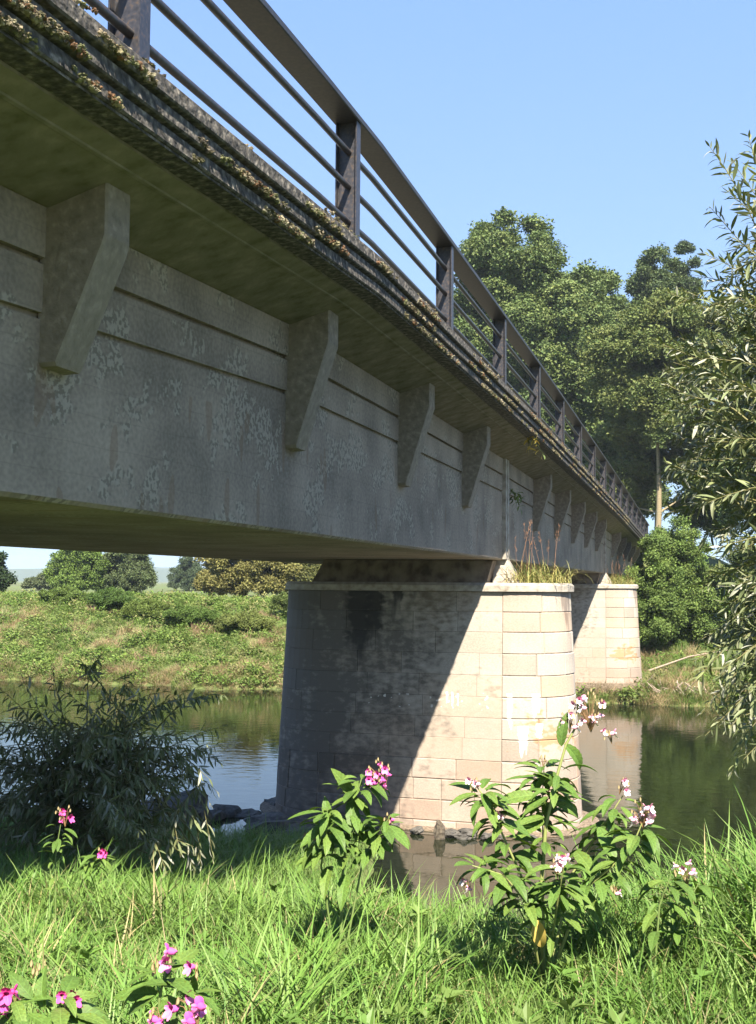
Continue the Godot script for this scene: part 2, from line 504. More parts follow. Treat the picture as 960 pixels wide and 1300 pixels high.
func pier_block(s0: float, t0: float, t1: float, h0: float, h1: float, proud: float, m: Material, gap := 0.004, bevel := 0.012) -> ArrayMesh:
	var b := MB.new()
	var n := 1 if (t0 >= 0.0 and t1 <= 3.5) or (t0 > 6.65 and t1 < 10.1) else maxi(2, int(ceil((t1 - t0) / 0.16)))
	var g := gap; var ch := bevel * rr(0.7, 1.5)
	var uvf := func(t: float, h: float) -> Vector2:
		var tt := t if t < 11.0 else t - 13.283
		return Vector2((tt + 1.75) / 10.0, (0.0 - h) / 4.6)
	for i in n:
		var a := lerpf(t0 + g, t1 - g, float(i) / n); var e := lerpf(t0 + g, t1 - g, float(i + 1) / n)
		var ai := a + (ch if i == 0 else 0.0); var ei := e - (ch if i == n - 1 else 0.0)
		var hl := h0 + g; var hh := h1 - g
		var mid := pier_pt(s0, (a + e) / 2, (hl + hh) / 2, proud)
		var inn := pier_pt(s0, (a + e) / 2, (hl + hh) / 2, -0.5)
		var hint := mid - inn
		var f0 := pier_pt(s0, ai, hl + ch, proud); var f1 := pier_pt(s0, ei, hl + ch, proud)
		var f2 := pier_pt(s0, ei, hh - ch, proud); var f3 := pier_pt(s0, ai, hh - ch, proud)
		b.quad(f0, f1, f2, f3, hint, uvf.call(ai, hl), uvf.call(ei, hl), uvf.call(ei, hh), uvf.call(ai, hh))
		var q0 := pier_pt(s0, a, hl, proud - minf(0.012, bevel)); var q1 := pier_pt(s0, e, hl, proud - minf(0.012, bevel))
		var q2 := pier_pt(s0, e, hh, proud - minf(0.012, bevel)); var q3 := pier_pt(s0, a, hh, proud - minf(0.012, bevel))
		b.quad(q0, q1, f1, f0, Vector3.DOWN + hint * 0.3, uvf.call(a, hl), uvf.call(e, hl), uvf.call(e, hl), uvf.call(a, hl))
		b.quad(q3, q2, f2, f3, Vector3.UP + hint * 0.3, uvf.call(a, hh), uvf.call(e, hh), uvf.call(e, hh), uvf.call(a, hh))
		var w0 := pier_pt(s0, a, hl, -0.06); var w1 := pier_pt(s0, e, hl, -0.06); var w2 := pier_pt(s0, e, hh, -0.06); var w3 := pier_pt(s0, a, hh, -0.06)
		b.quad(w0, w1, q1, q0, Vector3.DOWN, uvf.call(a, hl), uvf.call(e, hl), uvf.call(e, hl), uvf.call(a, hl))
		b.quad(w3, w2, q2, q3, Vector3.UP, uvf.call(a, hh), uvf.call(e, hh), uvf.call(e, hh), uvf.call(a, hh))
		if i == 0:
			b.quad(q0, f0, f3, q3, mid - f1 + hint, uvf.call(a, hl), uvf.call(a, hl), uvf.call(a, hh), uvf.call(a, hh))
			b.quad(w0, q0, q3, w3, (f0 - f1), uvf.call(a, hl), uvf.call(a, hl), uvf.call(a, hh), uvf.call(a, hh))
		if i == n - 1:
			b.quad(q1, f1, f2, q2, mid - f0 + hint, uvf.call(e, hl), uvf.call(e, hl), uvf.call(e, hh), uvf.call(e, hh))
			b.quad(w1, q1, q2, w2, (f1 - f0), uvf.call(e, hl), uvf.call(e, hl), uvf.call(e, hh), uvf.call(e, hh))
	return b.mesh(m)

func outline_slab(b: MB, s0: float, h0: float, h1: float, off0: float, off1: float, seg := 72) -> void:
	var total := 2 * 3.5 + TAU
	var top := Vector3.ZERO; var bot := Vector3.ZERO
	for i in seg:
		top += pier_pt(s0, total * i / seg, h1, off1) / seg; bot += pier_pt(s0, total * i / seg, h0, off0) / seg
	for i in seg:
		var ta := total * i / seg; var tb := minf(total * (i + 1) / seg, total - 1e-4)
		var a := pier_pt(s0, ta, h0, off0); var e := pier_pt(s0, tb, h0, off0)
		var f := pier_pt(s0, tb, h1, off1); var g := pier_pt(s0, ta, h1, off1)
		var hint := a - bot; hint.y = 0
		var ua := ta if ta < 10.5 else ta - 13.28; var ub := tb if tb < 10.6 else tb - 13.28
		b.quad(a, e, f, g, hint, Vector2((ua + 1.75) / 10, -h0 / 4.6), Vector2((ub + 1.75) / 10, -h0 / 4.6), Vector2((ub + 1.75) / 10, -h1 / 4.6), Vector2((ua + 1.75) / 10, -h1 / 4.6))
		b.tri(g, f, top, Vector3.UP); b.tri(a, e, bot, Vector3.DOWN)

func build_pier(bridge: Node3D, s0: float, base_h: float, label: String) -> void:
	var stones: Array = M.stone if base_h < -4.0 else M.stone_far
	var pier := Node3D.new()
	pier.name = "pier"; bridge.add_child(pier, true)
	pier.set_meta("label", label)
	var b := MB.new()
	outline_slab(b, s0, base_h - 1.3, -0.1, -0.016, -0.016)
	put("core", b.mesh(M.mortar), pier)
	b = MB.new()
	outline_slab(b, s0, -0.135, -0.03, 0.07, 0.075)
	outline_slab(b, s0, -0.03, 0.02, 0.075, 0.03)
	put("cap", b.mesh(M.cap), pier)
	# bearing seat under the girder
	b = MB.new()
	b.hexa([P(7.1, s0 - 0.78, 0.021), P(3.72, s0 - 0.78, 0.021), P(6.9, s0 - 0.66, GIRDER_BOTTOM - 0.013), P(3.62, s0 - 0.66, GIRDER_BOTTOM - 0.013), P(7.1, s0 + 0.78, 0.021), P(3.72, s0 + 0.78, 0.021), P(6.9, s0 + 0.66, GIRDER_BOTTOM - 0.013), P(3.62, s0 + 0.66, GIRDER_BOTTOM - 0.013)])
	put("bearing_seat", b.mesh(M.stained), pier)
	b = MB.new()
	b.hexa([P(3.68, s0 - 0.42, 0.021), P(3.18, s0 - 0.42, 0.021), P(3.66, s0 - 0.2, 0.5), P(3.46, s0 - 0.2, 0.5), P(3.68, s0 + 0.18, 0.021), P(3.18, s0 + 0.18, 0.021), P(3.66, s0 + 0.02, 0.5), P(3.46, s0 + 0.02, 0.5)])
	put("bearing_foot", b.mesh(M.cap), pier)
	# coursed stone
	var courses := []
	var h := -0.145
	var hs := [0.36, 0.36, 0.38, 0.39, 0.38, 0.37, 0.37, 0.38, 0.36, 0.37, 0.36, 0.37, 0.38, 0.4]
	for q in hs:
		if h - q < base_h - 0.5: break
		courses.append([h - q, h]); h -= q
	if h > base_h - 0.5: courses.append([base_h - 0.55, h])
	var face_from := 8 if base_h < -4.0 else 99
	for i in courses.size():
		var t := 3.42
		if i >= face_from: t = 0.0
		else:                          # worn, tightly laid courses of the long face
			var a := -1.65 + rr(-0.4, 0.0)
			while a < 3.42:
				var e := minf(a + rr(0.8, 1.5), 3.42)
				if 3.42 - e < 0.4: e = 3.42
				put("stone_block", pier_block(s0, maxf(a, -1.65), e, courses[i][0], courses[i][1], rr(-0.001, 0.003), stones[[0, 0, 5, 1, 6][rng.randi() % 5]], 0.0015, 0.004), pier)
				a = e
		while t < 6.5:
			var wd := rr(0.48, 0.92)
			if i >= face_from and t == 0.0: wd = rr(0.3, 0.8)
			if t < 3.42 and t + wd > 3.1: wd = 3.42 - t
			var t1 := minf(t + wd, 6.66)
			if 6.66 - t1 < 0.3: t1 = 6.66
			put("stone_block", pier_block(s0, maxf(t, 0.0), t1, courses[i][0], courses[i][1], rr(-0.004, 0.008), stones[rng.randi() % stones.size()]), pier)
			t = t1
		# far end, front quarter (parameter runs backwards from the outline's end)
		var e := 13.28
		while e > 11.8 and i >= face_from:
			var wd := rr(0.55, 0.85)
			put("stone_block", pier_block(s0, maxf(e - wd, 11.6), e - 0.001, courses[i][0], courses[i][1], rr(-0.004, 0.006), stones[rng.randi() % stones.size()]), pier)
			e -= wd
	b = MB.new()
	outline_slab(b, s0, base_h - 1.0, base_h + 0.02, 0.34, 0.3)
	put("footing", b.mesh(M.footing), pier)

func bracket_mesh(rise: float) -> ArrayMesh:        # from s 0 to 0.27, face at D 3.5; the foot is level, the head follows the deck
	var pr := [Vector2(3.52, 1.185), Vector2(3.4, 1.19), Vector2(3.12, 2.09 + rise), Vector2(3.1, 2.15 + rise), Vector2(3.1, 2.45 + rise), Vector2(3.52, 2.36 + rise)]
	var b := MB.new()
	var ch := 0.018
	var ctr := Vector2(3.32, 1.95 + rise)
	for i in pr.size():
		var a: Vector2 = pr[i]; var e: Vector2 = pr[(i + 1) % pr.size()]
		var out := Vector2((e - a).y, -(e - a).x)
		if out.dot((a + e) / 2 - ctr) < 0: out = -out
		var hint := Vector3(-out.x, out.y, 0)
		b.quad(P(a.x, ch, a.y), P(e.x, ch, e.y), P(e.x, 0.27 - ch, e.y), P(a.x, 0.27 - ch, a.y), hint)
		var ai := a.lerp(ctr, 0.04); var ei := e.lerp(ctr, 0.04)
		b.quad(P(a.x, ch, a.y), P(e.x, ch, e.y), P(ei.x, 0, ei.y), P(ai.x, 0, ai.y), hint + Vector3(0, 0, 1))
		b.quad(P(a.x, 0.27 - ch, a.y), P(e.x, 0.27 - ch, e.y), P(ei.x, 0.27, ei.y), P(ai.x, 0.27, ai.y), hint - Vector3(0, 0, 1))
		for q in [0.0, 0.27]:
			b.tri(P(ctr.x, q, ctr.y), P(ai.x, q, ai.y), P(ei.x, q, ei.y), Vector3(0, 0, 1 if q == 0.0 else -1))
	return b.mesh(M.bracket)

func build_bridge() -> void:
	var bridge := thing("bridge", "grey concrete girder bridge crossing the river on two stone piers", "bridge")
	var spans := [[-9.0, 20.1], [20.16, 42.6], [42.66, 65.0]]
	var g := 0.028; var w := 0.018
	for sp in spans:
		var pr := [Vector2(8.75, GIRDER_BOTTOM), Vector2(3.525, GIRDER_BOTTOM), Vector2(3.5, GIRDER_BOTTOM + 0.025), Vector2(3.5, 1.71 - w), Vector2(3.5 + g, 1.71 - w * 0.6), Vector2(3.5 + g, 1.71 + w), Vector2(3.488, 1.71 + w),
			Vector2(3.488, 2.02 - w), Vector2(3.5 + g, 2.02 - w * 0.6), Vector2(3.5 + g, 2.02 + w), Vector2(3.478, 2.02 + w), Vector2(3.478, 2.36), Vector2(8.75, 2.36)]
		var fo := [0, 0, 0, 1, 1, 1, 1, 1, 1, 1, 1, 1, 1]
		var b := MB.new()
		sweep(b, pr, fo, stations_between(sp[0], sp[1], 0.75))
		var gi := put("girder", b.mesh(M.girder), bridge)
		var k := -3
		while true:
			var s := 5.15 + 3.735 * k
			if s > sp[1] - 0.3: break
			if s >= sp[0] - 0.05:
				var o := put("bracket", bracket_mesh(profile_rise(s)), gi)
				o.position = Vector3(0, 0, -s)
			k += 1
		for e in [sp[0], sp[1] - 0.16]:
			if e < 0.0 or e > 60.0: continue
			b = MB.new()
			b.hexa([P(3.52, e, 0.46), P(3.43, e, 0.46), P(3.52, e, 2.33 + profile_rise(e)), P(3.43, e, 2.33 + profile_rise(e)), P(3.52, e + 0.16, 0.46), P(3.43, e + 0.16, 0.46), P(3.52, e + 0.16, 2.33 + profile_rise(e)), P(3.43, e + 0.16, 2.33 + profile_rise(e))])
			put("joint_rib", b.mesh(M.cap), gi)
	# deck slab, its soffit sloping up to the edge
	var b2 := MB.new()
	var st := stations_between(-9.0, 66.5, 0.75)
	sweep(b2, [Vector2(9.43, 2.515), Vector2(8.75, 2.335), Vector2(3.46, 2.325), Vector2(2.985, 2.465), Vector2(2.975, 2.462), Vector2(2.955, 2.468), Vector2(2.95, 2.478), Vector2(2.831, 2.515), Vector2(2.831, 2.871), Vector2(9.43, 2.871)], [1, 1, 1, 1, 1, 1, 1, 1, 1, 1], st)
	put("deck_slab", b2.mesh(M.soffit), bridge)
	# stepped edge beams
	for side in 2:
		var pr2 := [Vector2(2.822, 2.552), Vector2(2.67, 2.552), Vector2(2.66, 2.562), Vector2(2.662, 2.635), Vector2(2.69, 2.642), Vector2(2.69, 2.65), Vector2(2.645, 2.656), Vector2(2.636, 2.666), Vector2(2.638, 2.738), Vector2(2.666, 2.745), Vector2(2.666, 2.753), Vector2(2.618, 2.76), Vector2(2.609, 2.77), Vector2(2.612, 2.85), Vector2(2.635, 2.872), Vector2(3.04, 2.90), Vector2(3.04, 2.872), Vector2(2.822, 2.872)]
		if side == 1:
			for i in pr2.size(): pr2[i] = Vector2(12.25 - pr2[i].x, pr2[i].y)
		var b3 := MB.new()
		var ones := []
		for i in pr2.size(): ones.append(1)
		sweep(b3, pr2, ones, st)
		var co := put("cornice", b3.mesh(M.cornice), bridge)
		var b5 := MB.new()
		var dp := [Vector2(2.83, 2.53), Vector2(2.68, 2.536), Vector2(2.68, 2.551), Vector2(2.83, 2.551)]
		if side == 1:
			for i in dp.size(): dp[i] = Vector2(12.25 - dp[i].x, dp[i].y)
		sweep(b5, dp, [1, 1, 1, 1], st)
		put("drip_edge", b5.mesh(M.cornice), co)
		if side == 0: build_lichen(co)
	build_railing(bridge)
	build_pier(bridge, 20.3, -4.35, "nearer pier of pale stone, half in the bridge's shadow, standing in the water")
	build_pier(bridge, 42.75, -3.7, "farther pale stone pier standing on the grassy opposite bank")
	# abutments
	for a in [[64.2, 68.0, 0.0], [-12.0, -5.5, 0.0]]:
		var b4 := MB.new()
		b4.box(P(9.6, a[1], -3.5), P(2.5, a[0], GIRDER_BOTTOM - 0.02))
		if a[0] > 0.0:
			b4.hexa([P(3.1, 66.4, -3.5), P(1.6, 66.4, -3.5), P(3.1, 66.4, 2.2), P(2.5, 66.4, 2.2), P(3.1, 68.0, -3.5), P(1.6, 68.0, -3.5), P(3.1, 68.0, 2.2), P(2.5, 68.0, 2.2)])
		put("abutment", b4.mesh(M.cap), bridge)

func build_lichen(parent: Node) -> void:
	var b := MB.new()
	for i in 9:
		var c := rdir() * 0.5; c.y *= 0.5
		var r := rr(0.22, 0.45)
		b.col = Color.WHITE * rr(0.75, 1.2)
		var pts := []
		for k in 6:
			var a := TAU * k / 6
			pts.append(c + Vector3(cos(a) * r * rr(0.7, 1.2), rr(-0.12, 0.12), sin(a) * r * rr(0.7, 1.2)))
		for k in 6:
			b.tri(c + Vector3(0, r * 0.8, 0), pts[k], pts[(k + 1) % 6], pts[k] - c + Vector3(0, 0.3, 0))
			b.tri(c - Vector3(0, r * 0.5, 0), pts[k], pts[(k + 1) % 6], pts[k] - c - Vector3(0, 0.3, 0))
	var xf := []; var cols := []
	var dens := noise(51, 0.35, 3)
	var kinds := [Color(0.22, 0.195, 0.11), Color(0.15, 0.155, 0.075), Color(0.24, 0.20, 0.135), Color(0.15, 0.085, 0.045), Color(0.085, 0.08, 0.04), Color(0.30, 0.27, 0.185), Color(0.10, 0.085, 0.06)]
	var lips := [[2.658, 2.572, 0.05], [2.634, 2.675, 0.05], [2.607, 2.782, 0.05], [2.70, 2.878, 0.1]]
	for i in 4200:
		var s0 := 2.2 + 42.0 * pow(rng.randf(), 1.6)
		var lip: Array = lips[rng.randi() % 4]
		if dens.get_noise_2d(s0 * 1.4, lip[1] * 60.0) + rr(-0.2, 0.2) < 0.08: continue
		var tone: Color = kinds[rng.randi() % kinds.size()]
		var lie := 2.64 + rng.randf() * 0.25
		for k in rng.randi_range(4, 15):
			var s := s0 + rr(-0.06, 0.06)
			var sc := rr(0.012, 0.026) + 0.014 * pow(rng.randf(), 3.0)
			var at := P(lip[0] - rr(-0.01, 0.006), s, lip[1] + rr(-0.015, 0.028) + profile_rise(s))
			if lip[2] > 0.06: at = P(lie + rr(-0.04, 0.04), s, lip[1] + rr(-0.004, 0.016) + profile_rise(s))
			xf.append(Transform3D(Basis.from_euler(Vector3(rr(-1, 1), rr(0, TAU), rr(-1.6, -0.4))).scaled(Vector3(sc * rr(0.9, 1.5), sc * rr(0.4, 1.0), sc * rr(0.9, 1.5))), at))
			cols.append(tone * rr(0.75, 1.25))
	var lm := mat(Color.WHITE, 1.0)
	lm.vertex_color_use_as_albedo = true
	var o := swarm("lichen", b.mesh(lm), xf, cols, parent)
	o.set_meta("kind", "stuff")
	o.set_meta("label", "crusts of cream and olive lichen and moss")

func build_railing(bridge: Node3D) -> void:
	var rail := Node3D.new()
	rail.name = "railing"; bridge.add_child(rail, true)
	rail.set_meta("label", "dark painted steel railing with three pipes and flat handrail")
	# I-section post, 1.13 m tall, web across the bridge
	var b := MB.new()
	var hw := 0.085; var fl := 0.055; var th := 0.006
	b.box(Vector3(-hw, 0, -th), Vector3(hw, 1.15, th))
	b.box(Vector3(hw, 0, -fl), Vector3(hw + 0.011, 1.15, fl))
	b.box(Vector3(-hw - 0.011, 0, -fl), Vector3(-hw, 1.15, fl))
	b.box(Vector3(-0.13, 0, -0.09), Vector3(0.13, 0.012, 0.09))
	var pm := b.mesh(M.steel)
	var D := 2.875
	var k := -2
	while 4.9 + 3.735 * k < 66.0:
		var s := 4.9 + 3.735 * k
		var o := put("post", pm, rail)
		o.position = P(D, s + 0.06, 2.885 + profile_rise(s))
		k += 1
	var st := stations_between(-7.0, 66.0, 1.5)
	for e in [[3.77, "pipe"], [3.465, "pipe"], [3.155, "pipe"]]:
		b = MB.new()
		var pts := []; var ra := []
		for s in st:
			pts.append(P(D - 0.01, s, e[0] + profile_rise(s))); ra.append(0.027)
		b.tube(pts, ra, 10)
		put("pipe", b.mesh(M.steel), rail)
	b = MB.new()
	var r := 0.008
	sweep(b, [Vector2(D + 0.115, 4.033), Vector2(D - 0.115 + r, 4.033), Vector2(D - 0.115, 4.033 + r), Vector2(D - 0.115, 4.092 - r), Vector2(D - 0.115 + r, 4.092), Vector2(D + 0.115, 4.092)], [1, 1, 1, 1, 1, 1], st)
	put("handrail", b.mesh(M.handrail), rail)

# ------------------------------------------------------------------ trees
func tree(called: String, label: String, category: String, base: Vector3, blobs: Array, trunk_r: float, top: Vector3, clumps: int, clump: Mesh, size: float, cols: Array, group := "", limb_n := 10, trunk_mat: Material = null) -> Node3D:
	var t := thing(called, label, category, base, group)
	var b := MB.new()
	var tp := top - base
	var pts := []; var ra := []
	for i in 9:
		var q := i / 8.0
		pts.append(tp * q + Vector3(sin(q * 5.0) * 0.25, 0, cos(q * 4.0) * 0.2) * (tp.y * 0.04) * (1 if i > 0 else 0) - Vector3(0, 0.15 * (1 - q), 0)); ra.append(trunk_r * (1.0 - 0.85 * q) * (1.25 if i == 0 else 1.0))
	b.tube(pts, ra, 8)
	for i in limb_n:
		var bl: Array = blobs[rng.randi() % blobs.size()]
		var q := rr(0.3, 0.8)
		var from: Vector3 = pts[int(q * 8)]
		var to: Vector3 = bl[0] - base + rdir() * bl[1] * 0.6
		if to.y < from.y + 0.3: from = pts[2] if to.y > pts[2].y else pts[1]
		var mid: Vector3 = from.lerp(to, 0.5) + Vector3(rr(-0.3, 0.3), rr(-0.1, 0.3), rr(-0.3, 0.3)) * bl[1].x * 0.3
		b.tube([from, mid, to], [trunk_r * 0.4, trunk_r * 0.22, trunk_r * 0.05], 5)
	put("trunk", b.mesh(trunk_mat if trunk_mat else M.bark), t)
	var subs := []
	var tot := 0.0
	for bl in blobs: tot += pow(bl[1].x * bl[1].y * bl[1].z, 0.667)
	var nsub := maxi(18, clumps / 22)
	for bl in blobs:
		var share := maxi(9, int(ceil(nsub * pow(bl[1].x * bl[1].y * bl[1].z, 0.667) / tot)))
		for i in share:
			var dd := rdir()
			if dd.y < -0.5: dd.y *= 0.5
			var rad: float = pow(rng.randf(), 0.4) * 0.98
			var mn: float = minf(bl[1].x, minf(bl[1].y, bl[1].z))
			subs.append([bl[0] - base + dd * bl[1] * rad, mn * rr(0.12, 0.32)])
		for i in share / 3:
			var dd := rdir()
			dd.y = absf(dd.y)
			subs.append([bl[0] - base + dd * bl[1] * rr(0.85, 1.0), minf(bl[1].x, bl[1].y) * rr(0.08, 0.16)])
	var xf := []; var cc := []
	for i in clumps:
		var sb: Array = subs[rng.randi() % subs.size()]
		var dd := rdir()
		if dd.y < -0.2 and rng.randf() < 0.5: dd.y = -dd.y
		if rng.randf() > maxf(0.55, sb[1] * 2.5): continue
		var at: Vector3 = sb[0] + dd * sb[1] * (0.55 + 0.6 * rng.randf())
		var sc := size * rr(0.6, 1.25)
		xf.append(Transform3D(Basis.from_euler(Vector3(rr(-0.6, 0.6), rr(0, TAU), rr(-0.6, 0.6))).scaled(Vector3(sc, sc * 0.85, sc)), at))
		cc.append(cols[rng.randi() % cols.size()] * rr(0.8, 1.2))
	var cr := swarm("crown", clump, xf, cc, t)
	cr.set_meta("kind", "stuff")
	return t

func build_trees() -> void:
	var oakc := [Color(0.130, 0.180, 0.060), Color(0.108, 0.158, 0.055), Color(0.160, 0.205, 0.068), Color(0.095, 0.140, 0.050)]
	var cl: Array = []
	for i in 2: cl.append(clump_mesh(M.leaf_far, 84, 0.175, 0.66))
	var small := clump_mesh(M.leaf_far, 60, 0.2, 0.62)
	# tall trees beyond the far end of the bridge
	var b1 := P(11.6, 80, ground_h(11.6, 80) - EYE)
	var z := func(dd: float, ss: float, h: float) -> Vector3: return P(dd, ss, h)
	tree("tall_tree", "tallest broad green tree beyond the far bridge end, its round top above the handrail", "tree", b1,
		[[z.call(13.5, 80, 23.5), Vector3(3.6, 4.6, 3.8)], [z.call(15.0, 81, 17.5), Vector3(4.3, 5.0, 4.5)], [z.call(10.5, 79, 17.5), Vector3(4.2, 4.6, 4.4)], [z.call(8.4, 80, 14.2), Vector3(3.6, 5.2, 4.0)], [z.call(13.5, 80, 10.0), Vector3(5.2, 5.0, 4.6)], [z.call(9.0, 79, 7.0), Vector3(5.0, 4.6, 4.6)], [z.call(10.5, 81, 21.5), Vector3(2.2, 2.8, 2.4)]],
		0.42, z.call(12.6, 80, 22), 7000, cl[0], 1.35, oakc, "tall trees beyond the bridge", 16)
	tree("tall_tree", "green tree with flat ragged top between the tallest tree and the slim one", "tree", P(8.2, 90, ground_h(8.2, 90) - EYE),
		[[z.call(9.0, 90, 22.8), Vector3(3.1, 3.4, 3.2)], [z.call(7.4, 90, 17.5), Vector3(3.8, 4.8, 4.0)], [z.call(10.2, 91, 15.5), Vector3(3.4, 4.6, 3.6)], [z.call(7.5, 89, 10.5), Vector3(4.2, 5.0, 4.2)], [z.call(5.2, 90, 8.0), Vector3(3.2, 4.2, 3.6)]],
		0.36, z.call(8.6, 90, 21), 4800, cl[1], 1.35, [Color(0.122, 0.172, 0.06), Color(0.105, 0.150, 0.056), Color(0.145, 0.190, 0.065)], "tall trees beyond the bridge", 12)
	tree("tall_tree", "grey green tree between the flat topped tree and the slim poplar", "tree", P(3.4, 94, ground_h(3.4, 94) - EYE),
		[[z.call(3.3, 94, 25.0), Vector3(2.0, 3.4, 2.2)], [z.call(3.8, 94, 20.5), Vector3(2.6, 4.2, 2.8)], [z.call(3.0, 94, 22.4), Vector3(2.2, 3.0, 2.2)], [z.call(3.2, 93, 14.5), Vector3(3.0, 4.8, 3.0)]],
		0.3, z.call(3.4, 94, 25), 3400, cl[0], 1.2, [Color(0.085, 0.125, 0.055), Color(0.10, 0.14, 0.055), Color(0.115, 0.155, 0.06)], "tall trees beyond the bridge", 8)
	tree("slim_tree", "slim dark poplar rising just behind the leafy willow twigs", "tree", P(0.6, 95, ground_h(0.6, 95) - EYE),
		[[z.call(0.7, 95, 26.6), Vector3(0.8, 2.9, 0.9)], [z.call(0.7, 95, 24.6), Vector3(1.0, 2.0, 1.0)], [z.call(0.8, 95, 22.5), Vector3(1.2, 3.2, 1.3)], [z.call(0.4, 95, 17.0), Vector3(1.6, 4.2, 1.6)], [z.call(0.5, 95, 11.5), Vector3(2.0, 4.2, 2.0)]],
		0.2, z.call(0.6, 95, 28), 2400, cl[1], 1.0, [Color(0.075, 0.11, 0.055), Color(0.085, 0.12, 0.055)], "tall trees beyond the bridge", 6)
	tree("pale_trunk_tree", "yellow green tree with bare pale trunk at the end of the railing", "tree", P(2.5, 70, ground_h(2.5, 70) - EYE),
		[[z.call(3.4, 70, 14.0), Vector3(3.0, 3.2, 3.0)], [z.call(0.6, 71, 15.2), Vector3(3.0, 3.6, 3.0)], [z.call(2.2, 70, 10.6), Vector3(3.2, 2.8, 3.0)], [z.call(-1.6, 70, 10.4), Vector3(2.8, 3.4, 3.0)], [z.call(-2.2, 70, 6.2), Vector3(2.4, 2.4, 2.6)], [z.call(4.6, 73, 7.6), Vector3(2.6, 3.2, 2.4)], [z.call(0.2, 72, 7.4), Vector3(2.0, 2.2, 2.0)], [z.call(5.6, 74, 4.6), Vector3(2.2, 2.4, 2.2)], [z.call(-0.4, 73, 4.4), Vector3(2.2, 1.5, 2.0)]],
		0.22, z.call(2.3, 70, 13), 6400, cl[1], 1.1, [Color(0.125, 0.16, 0.05), Color(0.145, 0.17, 0.055), Color(0.10, 0.14, 0.045)], "", 2, M.pale_bark)
	tree("bank_tree", "dense green tree on the far bank behind the overhanging willow", "tree", on_ground(-4.2, 58),
		[[z.call(-4.5, 58, 8.5), Vector3(3.4, 3.4, 3.0)], [z.call(-3.6, 57, 4.8), Vector3(2.9, 2.4, 2.6)], [z.call(-5.5, 58, 5.2), Vector3(3.2, 2.6, 2.6)], [z.call(-4.6, 58, 12.0), Vector3(2.8, 3.0, 2.8)]],
		0.24, z.call(-4.4, 58, 10), 4200, cl[0], 1.0, oakc, "", 10)
	# bushes on the far bank right of the farther pier
	tree("bush", "round bright green bush beside the farther pier", "bush", on_ground(1.3, 49.5),
		[[z.call(1.5, 49.5, -0.4), Vector3(1.7, 2.7, 1.6)], [z.call(0.3, 50, -1.2), Vector3(1.8, 2.3, 1.5)], [z.call(1.9, 49, -1.8), Vector3(1.4, 1.7, 1.4)], [z.call(0.9, 50, 1.4), Vector3(1.2, 1.4, 1.2)]],
		0.09, z.call(1.2, 49.5, 1.2), 3400, small, 0.5, [Color(0.12, 0.185, 0.045), Color(0.14, 0.2, 0.05), Color(0.10, 0.155, 0.04)], "bushes on the far bank", 9)
	tree("bush", "shaggy olive bush in the willow's background on the far bank", "bush", on_ground(-1.9, 51),
		[[z.call(-1.8, 51, -0.6), Vector3(1.8, 2.2, 1.6)], [z.call(-3.6, 51, -0.2), Vector3(2.0, 2.5, 1.6)], [z.call(-5.4, 51, -0.6), Vector3(2.2, 2.2, 1.6)], [z.call(-2.8, 50, -1.7), Vector3(2.6, 1.2, 1.3)]],
		0.09, z.call(-2.2, 51, 1.0), 3400, small, 0.5, [Color(0.105, 0.14, 0.045), Color(0.135, 0.165, 0.05), Color(0.09, 0.125, 0.04)], "bushes on the far bank", 9)
	# beyond the meadow, seen under the girder
	var far := clump_mesh(M.leaf_far, 44, 0.27, 0.6)
	var fars := [
		["dark tree cut off beside the nearest hedge", 44.2, 60.0, 3.2, 1.6, Color(0.035, 0.060, 0.025), 900],
		["fresh green leafy tree in front of the grey green one", 49.6, 79.5, 4.8, 2.2, Color(0.10, 0.155, 0.035), 1300],
		["grey green round tree behind the fresh green one", 46.4, 81.5, 4.4, 2.2, Color(0.085, 0.115, 0.05), 1300],
		["small blue green tree standing alone beyond the meadow", 58.6, 118.0, 4.0, 2.2, Color(0.065, 0.095, 0.05), 800],
		["wide brownish willow beyond the meadow close to the pier", 30.2, 69.5, 4.2, 3.0, Color(0.15, 0.145, 0.05), 1500],
		["olive willow between brownish willow and pier", 25.8, 72.0, 4.6, 3.0, Color(0.12, 0.13, 0.045), 1300]]
	for q in fars:
		var g := ground_h(q[1], q[2])
		var base := P(q[1], q[2], g - EYE)
		var R: float = q[4]; var H: float = q[3]
		tree("meadow_tree", q[0], "tree", base, [[base + Vector3(0, H * 0.62, 0), Vector3(R * 0.75, H * 0.46, R * 0.8)], [base + Vector3(R * 0.5, H * 0.36, 0.2), Vector3(R * 0.75, H * 0.42, R * 0.7)], [base + Vector3(-R * 0.5, H * 0.38, 0), Vector3(R * 0.75, H * 0.42, R * 0.7)], [base + Vector3(0, H * 0.2, 0.5), Vector3(R * 1.1, H * 0.24, R * 0.8)]], 0.13, base + Vector3(0, H * 0.8, 0), q[6] * 2, far, 0.6, [q[5] * 1.15, q[5] * 1.4, q[5]], "trees beyond the meadow", 6)
	for i in 9:
		var d := 58.0 + i * 3.4; var s := 104.0 + 3.0 * sin(i * 2.1)
		var base := on_ground(d, s)
		var H := rr(1.5, 2.4)
		tree("hedge_bush", "pale round hedge bush in the row along the meadow", "bush", base, [[base + Vector3(0, H * 0.5, 0), Vector3(2.2, H * 0.52, 1.8)]], 0.1, base + Vector3(0, H * 0.7, 0), 800, far, 0.6, [Color(0.12, 0.15, 0.07), Color(0.10, 0.13, 0.06)], "hedge along the meadow", 4)
